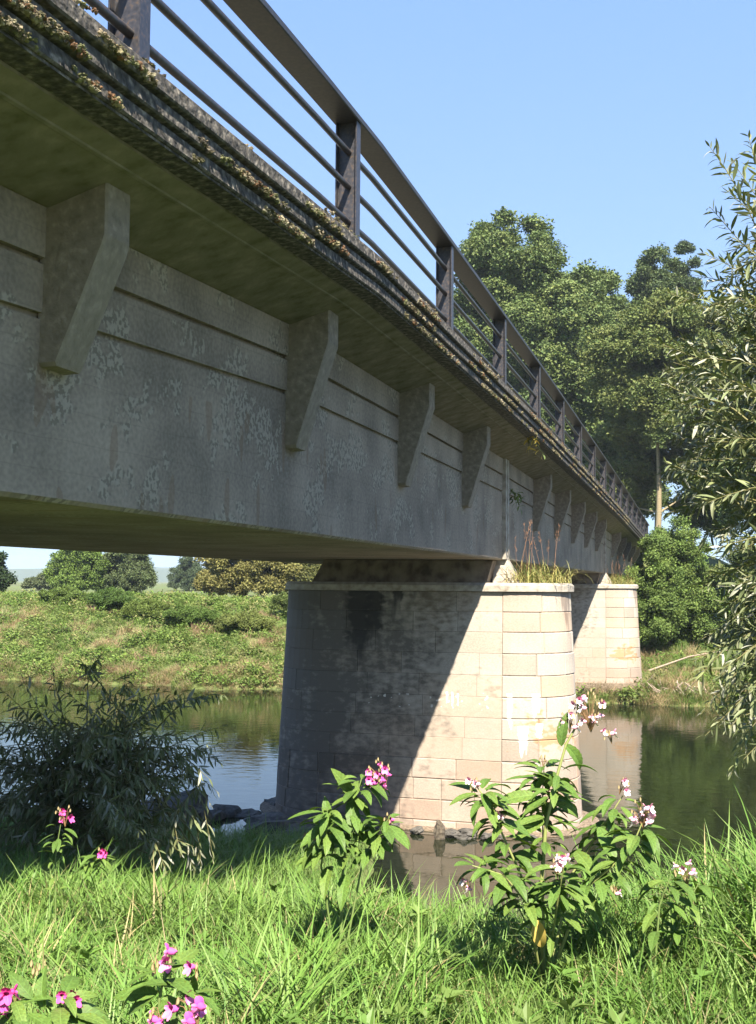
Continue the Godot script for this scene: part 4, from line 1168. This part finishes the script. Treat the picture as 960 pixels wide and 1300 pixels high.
func build_balsams() -> void:
	var lm := []
	for q in [[0.34, 0.22, 0.8], [0.31, 0.35, 1.2], [0.36, 0.15, 0.5]]:
		lm.append(leaf_mesh(M.leaf, q[0], 16, q[1], q[2], 0.8, 0.09))
	var pink := flower_mesh(Color(0.55, 0.05, 0.30), Color(0.72, 0.22, 0.52))
	var pale := flower_mesh(Color(0.62, 0.16, 0.34), Color(0.85, 0.76, 0.78))
	var deep := flower_mesh(Color(0.42, 0.02, 0.16), Color(0.62, 0.10, 0.36))
	var gb := func(p: Vector3) -> Vector3: return on_ground(-p.x, -p.z) - Vector3(0, 0.02, 0)
	# magenta balsam in front of the shaded pier face
	var b0: Vector3 = gb.call(Vector3(-1.67, 2.80, -5.03))
	balsam("balsam with magenta flowers in front of the nearer pier's shadow edge", b0, [[[b0, Vector3(-1.66, 2.95, -5.04), Vector3(-1.64, 3.14, -5.04), Vector3(-1.60, 3.32, -5.05), Vector3(-1.57, 3.42, -5.06)], 0.008, 0.35], [[b0, Vector3(-1.76, 2.99, -5.01), Vector3(-1.70, 3.20, -4.92), Vector3(-1.70, 3.29, -4.92)], 0.006, 0.4], [[b0, Vector3(-1.58, 3.01, -5.11), Vector3(-1.49, 3.17, -5.09), Vector3(-1.45, 3.21, -5.10)], 0.006, 0.4]],
		[[Vector3(-1.50, 3.42, -5.08), 13, 22, 0.06], [Vector3(-1.45, 3.21, -5.10), 2, 5, 0.03], [Vector3(-1.83, 3.13, -4.99), 1, 2, 0.02]], 0.155, 16.0, pink, lm, M.stem_green,
		[[Vector3(-1.62, 3.32, -5.05), Vector3(-1.65, 3.47, -4.93)], [Vector3(-1.61, 3.33, -5.05), Vector3(-1.58, 3.21, -4.90)], [Vector3(-1.72, 3.17, -5.02), Vector3(-1.84, 3.18, -4.77)], [Vector3(-1.73, 3.06, -5.01), Vector3(-1.91, 3.01, -4.70)], [Vector3(-1.59, 3.14, -5.06), Vector3(-1.33, 3.12, -4.93)], [Vector3(-1.71, 2.99, -5.02), Vector3(-1.72, 2.96, -4.71)], [Vector3(-1.64, 2.95, -5.04), Vector3(-1.60, 2.89, -4.74)], [Vector3(-1.72, 3.17, -5.02), Vector3(-1.75, 3.32, -5.01)]])
	# big pale balsam
	b0 = gb.call(Vector3(-0.69, 2.76, -5.01))
	balsam("big many stemmed balsam with pale pink flowers in front of the sunlit pier", b0, [
		[[b0, Vector3(-0.70, 3.00, -5.01), Vector3(-0.68, 3.25, -5.01), Vector3(-0.63, 3.48, -5.03), Vector3(-0.59, 3.62, -5.04), Vector3(-0.53, 3.73, -5.06)], 0.011, 0.3, 0.62],
		[[b0, Vector3(-0.76, 3.03, -4.88), Vector3(-0.85, 3.23, -4.86), Vector3(-0.91, 3.37, -4.84), Vector3(-0.96, 3.44, -4.83)], 0.007, 0.35],
		[[b0, Vector3(-0.58, 3.01, -5.15), Vector3(-0.44, 3.23, -5.19), Vector3(-0.35, 3.37, -5.22)], 0.007, 0.3],
		[[b0, Vector3(-0.50, 3.02, -4.86), Vector3(-0.30, 3.19, -4.92), Vector3(-0.25, 3.31, -4.93)], 0.007, 0.35],
		[[b0, Vector3(-0.72, 2.97, -4.74), Vector3(-0.81, 3.11, -4.66), Vector3(-0.94, 3.15, -4.62)], 0.006, 0.3],
		[[b0, Vector3(-0.59, 3.02, -4.73), Vector3(-0.56, 3.16, -4.68)], 0.006, 0.3],
		[[b0, Vector3(-0.72, 3.09, -5.21), Vector3(-0.73, 3.34, -5.26), Vector3(-0.72, 3.49, -5.26)], 0.005, 0.5]],
		[[Vector3(-0.49, 3.77, -5.07), 11, 26, 0.075], [Vector3(-0.58, 3.72, -5.04), 3, 6, 0.04], [Vector3(-0.41, 3.66, -5.10), 2, 5, 0.03], [Vector3(-0.98, 3.45, -4.82), 3, 4, 0.03], [Vector3(-0.84, 3.34, -4.81), 4, 3, 0.03], [Vector3(-0.35, 3.41, -5.22), 2, 4, 0.03], [Vector3(-0.25, 3.35, -4.93), 9, 14, 0.05], [Vector3(-0.57, 3.16, -4.68), 7, 8, 0.04], [Vector3(-0.96, 3.07, -4.62), 2, 2, 0.025], [Vector3(-0.35, 3.08, -4.70), 1, 4, 0.02], [Vector3(-0.72, 3.50, -5.26), 0, 6, 0.025]],
		0.15, 18.0, pale, lm, M.stem_pale,
		[[Vector3(-0.61, 3.61, -5.03), Vector3(-0.61, 3.78, -5.03)], [Vector3(-0.60, 3.62, -5.04), Vector3(-0.39, 3.45, -5.10)], [Vector3(-0.66, 3.48, -5.02), Vector3(-0.66, 3.42, -5.02)], [Vector3(-0.72, 3.39, -5.00), Vector3(-1.01, 3.38, -4.91)], [Vector3(-0.69, 3.28, -5.01), Vector3(-0.83, 3.25, -4.76)], [Vector3(-0.64, 3.35, -5.03), Vector3(-0.48, 3.32, -5.07)], [Vector3(-0.69, 3.00, -5.01), Vector3(-0.78, 2.93, -4.67)], [Vector3(-0.64, 3.00, -5.03), Vector3(-0.58, 2.85, -4.73)], [Vector3(-0.52, 2.97, -5.06), Vector3(-0.36, 2.87, -4.69)], [Vector3(-0.55, 3.14, -5.05), Vector3(-0.41, 3.12, -4.78)], [Vector3(-0.45, 3.25, -5.08), Vector3(-0.33, 3.12, -4.91)], [Vector3(-0.69, 3.11, -5.01), Vector3(-0.89, 3.22, -4.74)]])
	# right outlier
	b0 = gb.call(Vector3(-0.21, 2.82, -4.95))
	balsam("low balsam with few white pink flowers amid the grass below the willow", b0, [[[b0, Vector3(-0.18, 2.96, -4.95), Vector3(-0.13, 3.09, -4.97)], 0.006, 0.3], [[b0, Vector3(-0.07, 2.96, -4.99), Vector3(-0.01, 3.06, -5.01)], 0.005, 0.3]], [[Vector3(-0.08, 3.10, -4.98), 4, 6, 0.05]], 0.15, 12.0, pale, lm, M.stem_green)
	# slim one at the edge of the shade
	b0 = gb.call(Vector3(-3.20, 2.75, -5.00))
	balsam("slim balsam with few crimson flowers in front of the dark shrub", b0, [[[b0, Vector3(-3.21, 2.93, -4.99), Vector3(-3.19, 3.09, -5.00)], 0.005, 0.3], [[b0, Vector3(-3.00, 2.90, -4.95), Vector3(-2.93, 2.96, -4.97)], 0.004, 0.5]], [[Vector3(-3.18, 3.13, -5.00), 4, 6, 0.045], [Vector3(-2.93, 2.96, -4.97), 3, 5, 0.03]], 0.09, 14.0, deep, lm, M.stem_green)
	# corner plants
	b0 = gb.call(Vector3(-1.67, 3.11, -2.58))
	balsam("dark leaved balsam with magenta flowers in the lowest grass corner", b0, [[[b0, Vector3(-1.65, 3.20, -2.59), Vector3(-1.63, 3.25, -2.59)], 0.006, 0.5], [[b0, Vector3(-1.74, 3.20, -2.56), Vector3(-1.77, 3.25, -2.55)], 0.005, 0.5]], [[Vector3(-1.78, 3.23, -2.55), 4, 4, 0.035], [Vector3(-1.62, 3.23, -2.60), 3, 4, 0.03], [Vector3(-1.72, 3.31, -2.57), 0, 4, 0.02]], 0.13, 6.0, deep, lm, M.stem_green,
		[[Vector3(-1.67, 3.20, -2.58), Vector3(-1.45, 3.25, -2.60)], [Vector3(-1.68, 3.21, -2.58), Vector3(-1.72, 3.33, -2.57)], [Vector3(-1.64, 3.23, -2.59), Vector3(-1.55, 3.28, -2.62)], [Vector3(-1.71, 3.24, -2.57), Vector3(-1.78, 3.32, -2.55)], [Vector3(-1.75, 3.20, -2.56), Vector3(-1.83, 3.17, -2.53)]])
	b0 = gb.call(Vector3(-1.39, 3.10, -2.66))
	balsam("balsam with bright pink flowers and dark leaves beside the corner plant", b0, [[[b0, Vector3(-1.39, 3.24, -2.67), Vector3(-1.37, 3.34, -2.67)], 0.006, 0.6], [[b0, Vector3(-1.34, 3.22, -2.68), Vector3(-1.31, 3.29, -2.69)], 0.004, 0.6]], [[Vector3(-1.36, 3.35, -2.67), 2, 2, 0.02], [Vector3(-1.31, 3.31, -2.69), 1, 2, 0.02], [Vector3(-1.27, 3.25, -2.60), 6, 5, 0.04], [Vector3(-1.35, 3.23, -2.57), 2, 3, 0.02], [Vector3(-1.41, 3.32, -2.66), 0, 3, 0.015]], 0.12, 5.0, pink, lm, M.stem_green,
		[[Vector3(-1.39, 3.26, -2.66), Vector3(-1.52, 3.26, -2.63)], [Vector3(-1.38, 3.24, -2.67), Vector3(-1.30, 3.20, -2.59)], [Vector3(-1.38, 3.25, -2.67), Vector3(-1.32, 3.21, -2.69)], [Vector3(-1.39, 3.26, -2.66), Vector3(-1.49, 3.21, -2.64)]])
	# withered yellow leaf
	var o := put("withered_leaf", leaf_mesh(M.leaf, 0.45, 8, 0.5, 0.9, 0.75), null, M.yellow_leaf)
	o.transform = Transform3D(frame(Vector3(0.1, -1, 0.2), Vector3(0, 0.2, 1), Vector3.ONE * 0.14), Vector3(-0.68, 2.91, -4.75))
	tag(o, "withered yellow leaf hanging below the big balsam", "leaf")
	# weeds growing out of the bridge edge
	for q in [[P(2.78, 18.6, 2.5), 26, 0.17, "yellowing weed hanging from the bridge's edge above the pier", [Color(0.40, 0.32, 0.07), Color(0.30, 0.27, 0.08), Color(0.14, 0.18, 0.05)]], [P(3.38, 20.6, 1.75), 26, 0.18, "small green weed rooted in the joint beside the bracket", [Color(0.10, 0.14, 0.04), Color(0.14, 0.17, 0.05), Color(0.3, 0.25, 0.1)]]]:
		var t := thing("weed", q[3], "weed", q[0])
		var b := MB.new()
		for i in 7:
			var e := Vector3(rr(-0.1, 0.22), rr(-0.35, 0.12), rr(-0.25, 0.25))
			b.tube([Vector3(0, 0, 0), e * 0.5 + Vector3(0.03, 0.03, 0), e], [0.003, 0.002, 0.001], 4)
			for k in 5:
				var d := (rdir() + Vector3(0.3, -0.2, 0)).normalized()
				var lo := put("leaf", lm[k % 3], t, M.weed_leaf[0 if q[0].y > 6.3 and rng.randf() < 0.7 else 1])
				lo.transform = Transform3D(frame(d, Vector3.UP + rdir() * 0.5, Vector3.ONE * q[2] * rr(0.5, 0.9)), e * rr(0.4, 1.0))
		put("stem", b.mesh(M.stem_green), t)

# ------------------------------------------------------------------ stones and driftwood
func rock_mesh(seed_: int, m: Material, flat := 0.7) -> ArrayMesh:
	var b := MB.new()
	var nf := noise(seed_, 0.9, 3)
	var pt := func(i: int, j: int) -> Vector3:
		var th := PI * j / 9.0; var ph := TAU * (i % 14) / 14.0
		var d := Vector3(sin(th) * cos(ph), cos(th), sin(th) * sin(ph))
		var q := Vector3(signf(d.x) * pow(absf(d.x), 0.75), signf(d.y) * pow(absf(d.y), 0.75), signf(d.z) * pow(absf(d.z), 0.75))
		return q * (0.9 + 0.42 * nf.get_noise_3d(d.x * 1.3, d.y * 1.3, d.z * 1.3)) * Vector3(1, flat, 1)
	for j in 9:
		for i in 14:
			var a: Vector3 = pt.call(i, j); var e: Vector3 = pt.call(i + 1, j); var f: Vector3 = pt.call(i + 1, j + 1); var g: Vector3 = pt.call(i, j + 1)
			var hint := a + e + f + g
			b.tri(a, e, f, hint); b.tri(a, f, g, hint)
	return b.mesh(m)

func build_stones() -> void:
	var vs := []
	for i in 4: vs.append(rock_mesh(100 + i, M.rock))
	var pts := [[-8.84, -17.61, 0.55, 0.60], [-8.95, -18.20, 0.28, 0.75], [-8.97, -18.62, 0.16, 0.95], [-8.65, -18.50, 0.24, 0.55], [-8.54, -18.95, 0.30, 0.50], [-8.26, -19.04, 0.34, 0.40], [-7.83, -18.85, 0.42, 0.50], [-7.24, -18.09, 0.62, 0.50], [-8.07, -16.38, 0.50, 0.45], [-7.18, -16.96, 0.50, 0.40], [-6.52, -16.43, 0.70, 0.45], [-6.26, -16.92, 0.60, 0.50], [-8.83, -16.78, 0.60, 0.50], [-7.56, -15.91, 0.40, 0.40], [-6.98, -15.87, 0.50, 0.35], [-6.28, -17.54, 0.50, 0.40], [-8.01, -20.15, 0.32, 0.80]]
	var i := 0
	for q in pts:
		var p := Vector3(q[0], 0, q[1])
		p.y = maxf(ground_h(-p.x, -p.z), -0.25)
		var o := put("boulder", vs[i % 4])
		o.transform = Transform3D(Basis.from_euler(Vector3(rr(-0.2, 0.2), rr(0, TAU), rr(-0.2, 0.2))).scaled(Vector3(q[2], q[2] * q[3] * 1.6, q[2])), p + Vector3(0, 0.05, 0))
		tag(o, "dark wet boulder at the shaded water's edge left of the pier", "boulder", "boulders at the shaded water's edge")
		i += 1
	for k in 20:
		var d := lerpf(7.6, 3.0, k / 19.0) + rr(-0.3, 0.3)
		var o := put("rubble_stone", vs[k % 4])
		var sc := rr(0.05, 0.17)
		o.transform = Transform3D(Basis.from_euler(Vector3(rr(-0.5, 0.5), rr(0, TAU), rr(-0.5, 0.5))).scaled(Vector3(sc, sc * 0.7, sc)), Vector3(-d, rr(0.0, 0.06), -(18.72 + rr(-0.3, 0.12))))
		tag(o, "small brown rubble stone on the footing of the nearer pier", "stone", "rubble along the nearer pier's foot")
	var st := put("stump", rock_mesh(120, M.bark, 1.4))
	st.transform = Transform3D(Basis.IDENTITY.scaled(Vector3(0.1, 0.2, 0.1)), Vector3(-4.3, 0.05, -18.3))
	tag(st, "short dark wooden stump standing in the water before the pier", "stump")
	var pile := thing("driftwood_pile", "tangled pile of pale driftwood at the farther pier's foot", "driftwood", on_ground(0.7, 41.5))
	for k in 42:
		var b := MB.new()
		var a := Vector3(rr(-1.3, 0.9), rr(0.0, 0.5), rr(-0.5, 0.6)); var e := a + Vector3(rr(-0.5, 0.5), rr(-0.5, 0.35), rr(-0.3, 0.5))
		if e.y < -0.25: e.y = -0.2
		b.tube([a, a.lerp(e, 0.5) + rdir() * 0.06, e], [rr(0.012, 0.035), 0.02, 0.008], 5)
		put("stick", b.mesh(M.driftwood), pile)
	var lg := MB.new()
	var l0 := on_ground(2.0, 45.0) + Vector3(0, 0.25, 0); var l1 := on_ground(-1.2, 46.3) + Vector3(0, 0.9, 0)
	lg.tube([Vector3.ZERO, (l1 - l0) * 0.5 + Vector3(0, 0.15, 0), l1 - l0], [0.045, 0.032, 0.012], 6)
	var lo := put("fallen_branch", lg.mesh(M.driftwood))
	lo.position = l0
	tag(lo, "pale fallen branch lying in front of the round bush", "branch")

# ------------------------------------------------------------------ materials
func build_materials() -> void:
	var relief := grey_tex(81, 0.06, 5)
	var gm := mat(Color.WHITE, 0.93)
	gm.albedo_texture = concrete_image()
	gm.heightmap_enabled = true; gm.heightmap_texture = gm.albedo_texture; gm.heightmap_scale = 0.6
	M.girder = gm
	M.bracket = tri_mat(ramp_tex(82, 0.02, 5, [Color(0.165, 0.138, 0.104), Color(0.21, 0.177, 0.134), Color(0.23, 0.195, 0.15), Color(0.30, 0.262, 0.206)], 512, 1.3), 1.0, 0.93, relief, 0.5)
	M.soffit = tri_mat(ramp_tex(83, 0.012, 5, [Color(0.105, 0.105, 0.062), Color(0.165, 0.155, 0.108), Color(0.19, 0.172, 0.13), Color(0.25, 0.225, 0.18)], 512, 1.4), 0.6, 0.95, relief, 0.4)
	M.soffit.metallic_specular = 0.15
	M.cornice = tri_mat(ramp_tex(84, 0.02, 6, [Color(0.018, 0.017, 0.015), Color(0.038, 0.035, 0.031), Color(0.06, 0.055, 0.048), Color(0.095, 0.087, 0.075), Color(0.20, 0.18, 0.15)], 1024, 1.7), 0.6, 0.95, relief, 1.2)
	M.cap = tri_mat(ramp_tex(85, 0.02, 5, [Color(0.22, 0.19, 0.155), Color(0.33, 0.30, 0.255), Color(0.41, 0.375, 0.32)], 512, 1.5), 0.5, 0.93, relief, 0.5)
	M.stained = tri_mat(ramp_tex(86, 0.015, 5, [Color(0.07, 0.055, 0.04), Color(0.18, 0.14, 0.10), Color(0.24, 0.20, 0.15)], 512, 1.8), 0.4, 0.95, relief, 0.8)
	M.footing = tri_mat(ramp_tex(87, 0.03, 5, [Color(0.10, 0.075, 0.05), Color(0.20, 0.155, 0.11), Color(0.27, 0.21, 0.15)], 512, 1.8), 0.8, 0.95, relief, 2.0)
	M.mortar = tri_mat(ramp_tex(88, 0.05, 4, [Color(0.24, 0.20, 0.165), Color(0.36, 0.31, 0.265)], 512, 1.5), 0.8, 0.95)
	M.stone = []; M.stone_far = []
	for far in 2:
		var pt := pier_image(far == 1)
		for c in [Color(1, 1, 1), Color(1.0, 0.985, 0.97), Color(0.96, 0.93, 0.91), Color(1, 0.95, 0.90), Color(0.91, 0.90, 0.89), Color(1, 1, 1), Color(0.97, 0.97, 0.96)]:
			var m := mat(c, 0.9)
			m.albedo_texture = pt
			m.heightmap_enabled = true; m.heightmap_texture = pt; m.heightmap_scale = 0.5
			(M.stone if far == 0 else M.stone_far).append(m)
	M.steel = tri_mat(ramp_tex(89, 0.05, 4, [Color(0.020, 0.020, 0.024), Color(0.028, 0.028, 0.034), Color(0.036, 0.036, 0.042), Color(0.07, 0.05, 0.038)], 512, 1.7), 0.9, 0.42)
	M.steel.metallic_specular = 0.5
	M.handrail = tri_mat(ramp_tex(90, 0.04, 4, [Color(0.018, 0.018, 0.021), Color(0.025, 0.025, 0.028), Color(0.04, 0.037, 0.034)], 512, 1.6), 0.9, 0.5)
	M.bark = tri_mat(ramp_tex(91, 0.04, 5, [Color(0.035, 0.028, 0.02), Color(0.09, 0.075, 0.055), Color(0.14, 0.12, 0.09)], 256, 1.6), 1.2, 0.95)
	M.pale_bark = tri_mat(ramp_tex(92, 0.04, 5, [Color(0.18, 0.15, 0.09), Color(0.30, 0.25, 0.16)], 256, 1.6), 1.2, 0.95)
	M.twig = mat(lin(0.16, 0.15, 0.06), 0.8)
	M.rock = tri_mat(ramp_tex(93, 0.03, 5, [Color(0.035, 0.033, 0.03), Color(0.075, 0.07, 0.062), Color(0.12, 0.115, 0.10)], 256, 1.7), 1.0, 0.8)
	M.driftwood = tri_mat(ramp_tex(94, 0.05, 4, [Color(0.15, 0.11, 0.08), Color(0.32, 0.25, 0.19), Color(0.40, 0.33, 0.26)], 256, 1.7), 1.4, 0.95)
	M.leaf = leaf_mat(0.55, 0.5)
	M.leaf_far = leaf_mat(0.5, 0.6)
	M.grass = leaf_mat(0.7, 0.45)
	var tint := func(cols: Array, glow: float) -> Array:
		var o := []
		for c in cols:
			var m := leaf_mat(glow, 0.5)
			m.albedo_color = c.linear_to_srgb()
			o.append(m)
		return o
	M.willow_leaf = tint.call([Color(0.15, 0.18, 0.085), Color(0.20, 0.22, 0.125), Color(0.12, 0.15, 0.07), Color(0.32, 0.33, 0.26)], 0.45)
	M.balsam_leaf = tint.call([Color(0.14, 0.25, 0.06), Color(0.175, 0.28, 0.07), Color(0.12, 0.215, 0.055)], 0.65)
	var vein := Image.create(128, 256, false, Image.FORMAT_RGB8)
	var vn := noise(97, 0.03, 3)
	for y in 256:
		for x in 128:
			var off := absf(x / 127.0 - 0.5) * 2.0
			var k := 0.84 + 0.12 * vn.get_noise_2d(x, y)
			var lat := fposmod(y / 256.0 * 11.0 - off * 1.1, 1.0)
			if lat < 0.13: k += 0.14
			if off < 0.035: k += 0.35
			if off > 0.94: k *= 0.8
			var c := Color(k, k, k * 0.95)
			if vn.get_noise_2d(x * 1.7 + 300.0, y * 1.7) > 0.48: c = Color(1.0, 0.8, 0.45) * 0.9
			vein.set_pixel(x, y, c)
	vein.generate_mipmaps()
	var vt := ImageTexture.create_from_image(vein)
	for m in M.balsam_leaf:
		m.albedo_texture = vt
	M.weed_leaf = tint.call([Color(0.42, 0.33, 0.08), Color(0.11, 0.15, 0.045)], 0.5)
	M.yellow_leaf = tint.call([Color(0.50, 0.38, 0.10)], 0.4)[0]
	M.stem_green = mat(lin(0.14, 0.20, 0.06), 0.5)
	M.stem_pale = mat(lin(0.24, 0.27, 0.09), 0.5)
	M.red_stem = mat(lin(0.22, 0.13, 0.06), 0.6)
	M.bud = mat(lin(0.30, 0.24, 0.12), 0.6)

func _ready() -> void:
	rng.seed = 4711
	# camera
	var cam := Camera3D.new()
	cam.fov = rad_to_deg(2.0 * atan(650.0 / 1370.9))
	cam.near = 0.05; cam.far = 6000.0
	cam.basis = Basis(Vector3.UP, 0.2885) * Basis(Vector3.RIGHT, 0.0657) * Basis(Vector3.BACK, 0.0071)
	cam.position = Vector3(0, EYE, 0)
	add_child(cam)
	cam.current = true
	# sky
	var sm := ProceduralSkyMaterial.new()
	sm.sky_top_color = lin(0.19, 0.35, 0.78)
	sm.sky_horizon_color = lin(0.53, 0.755, 0.93)
	sm.sky_curve = 0.22
	sm.ground_bottom_color = lin(0.10, 0.11, 0.07)
	sm.ground_horizon_color = lin(0.30, 0.33, 0.30)
	sm.sun_angle_max = 0.0
	var sky := Sky.new()
	sky.sky_material = sm
	var env := Environment.new()
	env.background_mode = Environment.BG_SKY
	env.sky = sky
	env.background_energy_multiplier = 0.44
	env.tonemap_mode = Environment.TONE_MAPPER_LINEAR
	env.tonemap_exposure = 3.25
	env.sdfgi_enabled = true; env.ssao_enabled = true; env.ssil_enabled = true
	env.fog_enabled = true
	env.fog_density = 0.0003
	env.fog_light_color = lin(0.70, 0.80, 0.95)
	var we := WorldEnvironment.new()
	we.environment = env
	add_child(we)
	# sun, high behind the camera's right shoulder
	var sun := DirectionalLight3D.new()
	sun.light_energy = 1.6
	sun.light_color = Color(1.0, 0.955, 0.88)
	sun.light_angular_distance = 0.5
	sun.shadow_enabled = true
	add_child(sun)
	sun.look_at_from_position(Vector3.ZERO, -Vector3(0.40, 1.0, 0.80), Vector3.UP)
	n_big = noise(1, 0.01, 2); n_mid = noise(2, 0.18, 3); n_small = noise(3, 1.1, 2)
	build_materials()
	build_ground()
	build_water()
	build_hills()
	build_bridge()
	build_trees()
	build_willows()
	build_stones()
	build_balsams()
	build_grass()
